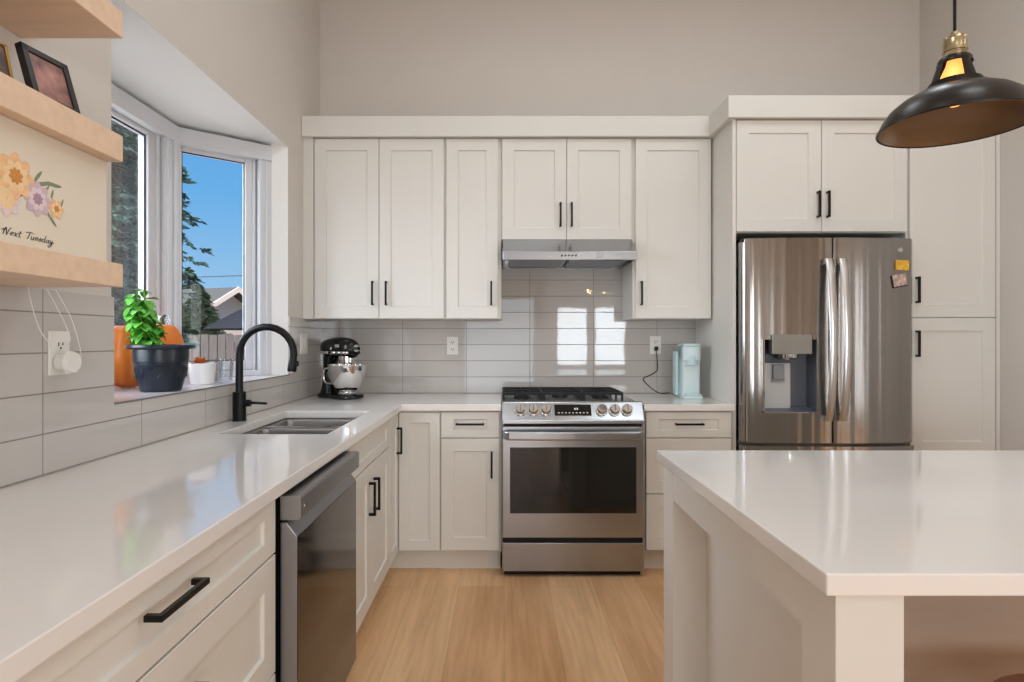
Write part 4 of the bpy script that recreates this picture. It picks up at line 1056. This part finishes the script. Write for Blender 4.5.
# navy patio umbrella
um = thing('patio_umbrella', 'dark navy patio umbrella in front of the fence', 'umbrella', (-2.95, 9.0, GZ))
zc0 = 1.405-GZ
MB().lathe([(1.56, zc0), (1.1, zc0+.26), (.55, zc0+.50), (.08, zc0+.66), (0, zc0+.67), (0, zc0+.64), (.55, zc0+.47), (1.1, zc0+.23)], n=8, closed=False).build('canopy', M['navyc'], um)
MB().tube([(0, 0, .06), (0, 0, zc0+.7)], .025, 10).build('pole', M['dwgrey'], um)
MB().lathe([(0, 0), (.3, 0), (.3, .05), (.05, .08), (0, .08)]).build('base', M['dark'], um)
# conifer
def conifer(loc, Ht, rad, label, m, n=520, seed=3, low=.6, dens=5, waist=1.0):
    rnd = random.Random(seed); t = thing('conifer_tree', label, 'tree', (*loc, GZ))
    MB().tube([(0, 0, 0), (0, 0, Ht*.5), (0, 0, Ht)], [.22, .14, .03], 10).build('trunk', M['bark'], t, smooth=True)
    mb = MB(); bt = MB()
    for k_ in range(n):
        z = low+(Ht-low)*rnd.random()**1.15; a = rnd.uniform(0, 2*PI); fz = (z-low)/(Ht-low)
        R = rad*(1-fz)**.75*(.62+.38*math.sin(min(1, fz*4+.35)*PI/2))*rnd.uniform(.7, 1.12)*(waist if z < 3.1 else 1)
        d = Vector((math.cos(a), math.sin(a), 0)); st_ = Vector((0, 0, z)); ns = 9
        sd = d.cross(Vector((0, 0, 1)))
        for j in range(2, ns+1):
            u = (j-rnd.random()*.8)/ns; pj = st_+d*R*u+Vector((0, 0, R*(.18*u-.38*u*u)))
            for sg_ in (-1, 1):
                tw = (sd*sg_*rnd.uniform(.5, 1)+d*rnd.uniform(.4, 1)+Vector((0, 0, rnd.uniform(-.7, .1)))).normalized()
                Lt = R*.30*(1.25-u)*rnd.uniform(.6, 1.2); nq = max(3, int(dens/3))
                for q in range(nq):
                    p = pj+tw*Lt*(q+rnd.random())/nq
                    for q2 in (-1, 1):
                        l = max(rad, 2)*.036*rnd.uniform(.7, 1.4)
                        dv = (tw+tw.cross(Vector((rnd.uniform(-.4, .4), rnd.uniform(-.4, .4), 1)))*q2*rnd.uniform(.5, 1.1)+Vector((0, 0, rnd.uniform(-.5, .3)))).normalized()
                        w_ = dv.cross(Vector((rnd.uniform(-1, 1), rnd.uniform(-1, 1), 1))).normalized()*l*.22
                        mb.bm.faces.new([mb.bm.verts.new(x) for x in (p, p+dv*l*.45+w_, p+dv*l, p+dv*l*.45-w_)])
        bt.tube([st_, st_+d*R*.5+Vector((0, 0, -R*.005)), st_+d*R*.92+Vector((0, 0, -R*.15))], [.02, .012, .004], 4)
    mb.build('foliage', m, t); bt.build('branches', M['bark'], t)
    return t
conifer((-6.75, 9.0), 9.5, 2.5, 'large blue-green conifer close outside the centre bay pane', M['needle'], 1500, 3, .3, 24, .72)
conifer((-21.5, 40), 6.5, 3.6, 'distant dark evergreen behind the neighbouring roof', M['needle2'], 260, 5)
conifer((-12.75, 24.5), 3.95, 1.9, 'dark rounded evergreen in front of the neighbouring roof', M['needle2'], 480, 8, .2, 12)
pw = thing('power_line', 'thin overhead power line crossing the sky beyond the roof', 'cable', (0, 45, 0))
MB().tube([(-60, 0, 6.5), (-40, 0, 6.05), (-24, 0, 6.0), (-5, 0, 6.6)], .035, 6).build('wire', M['wire'], pw)
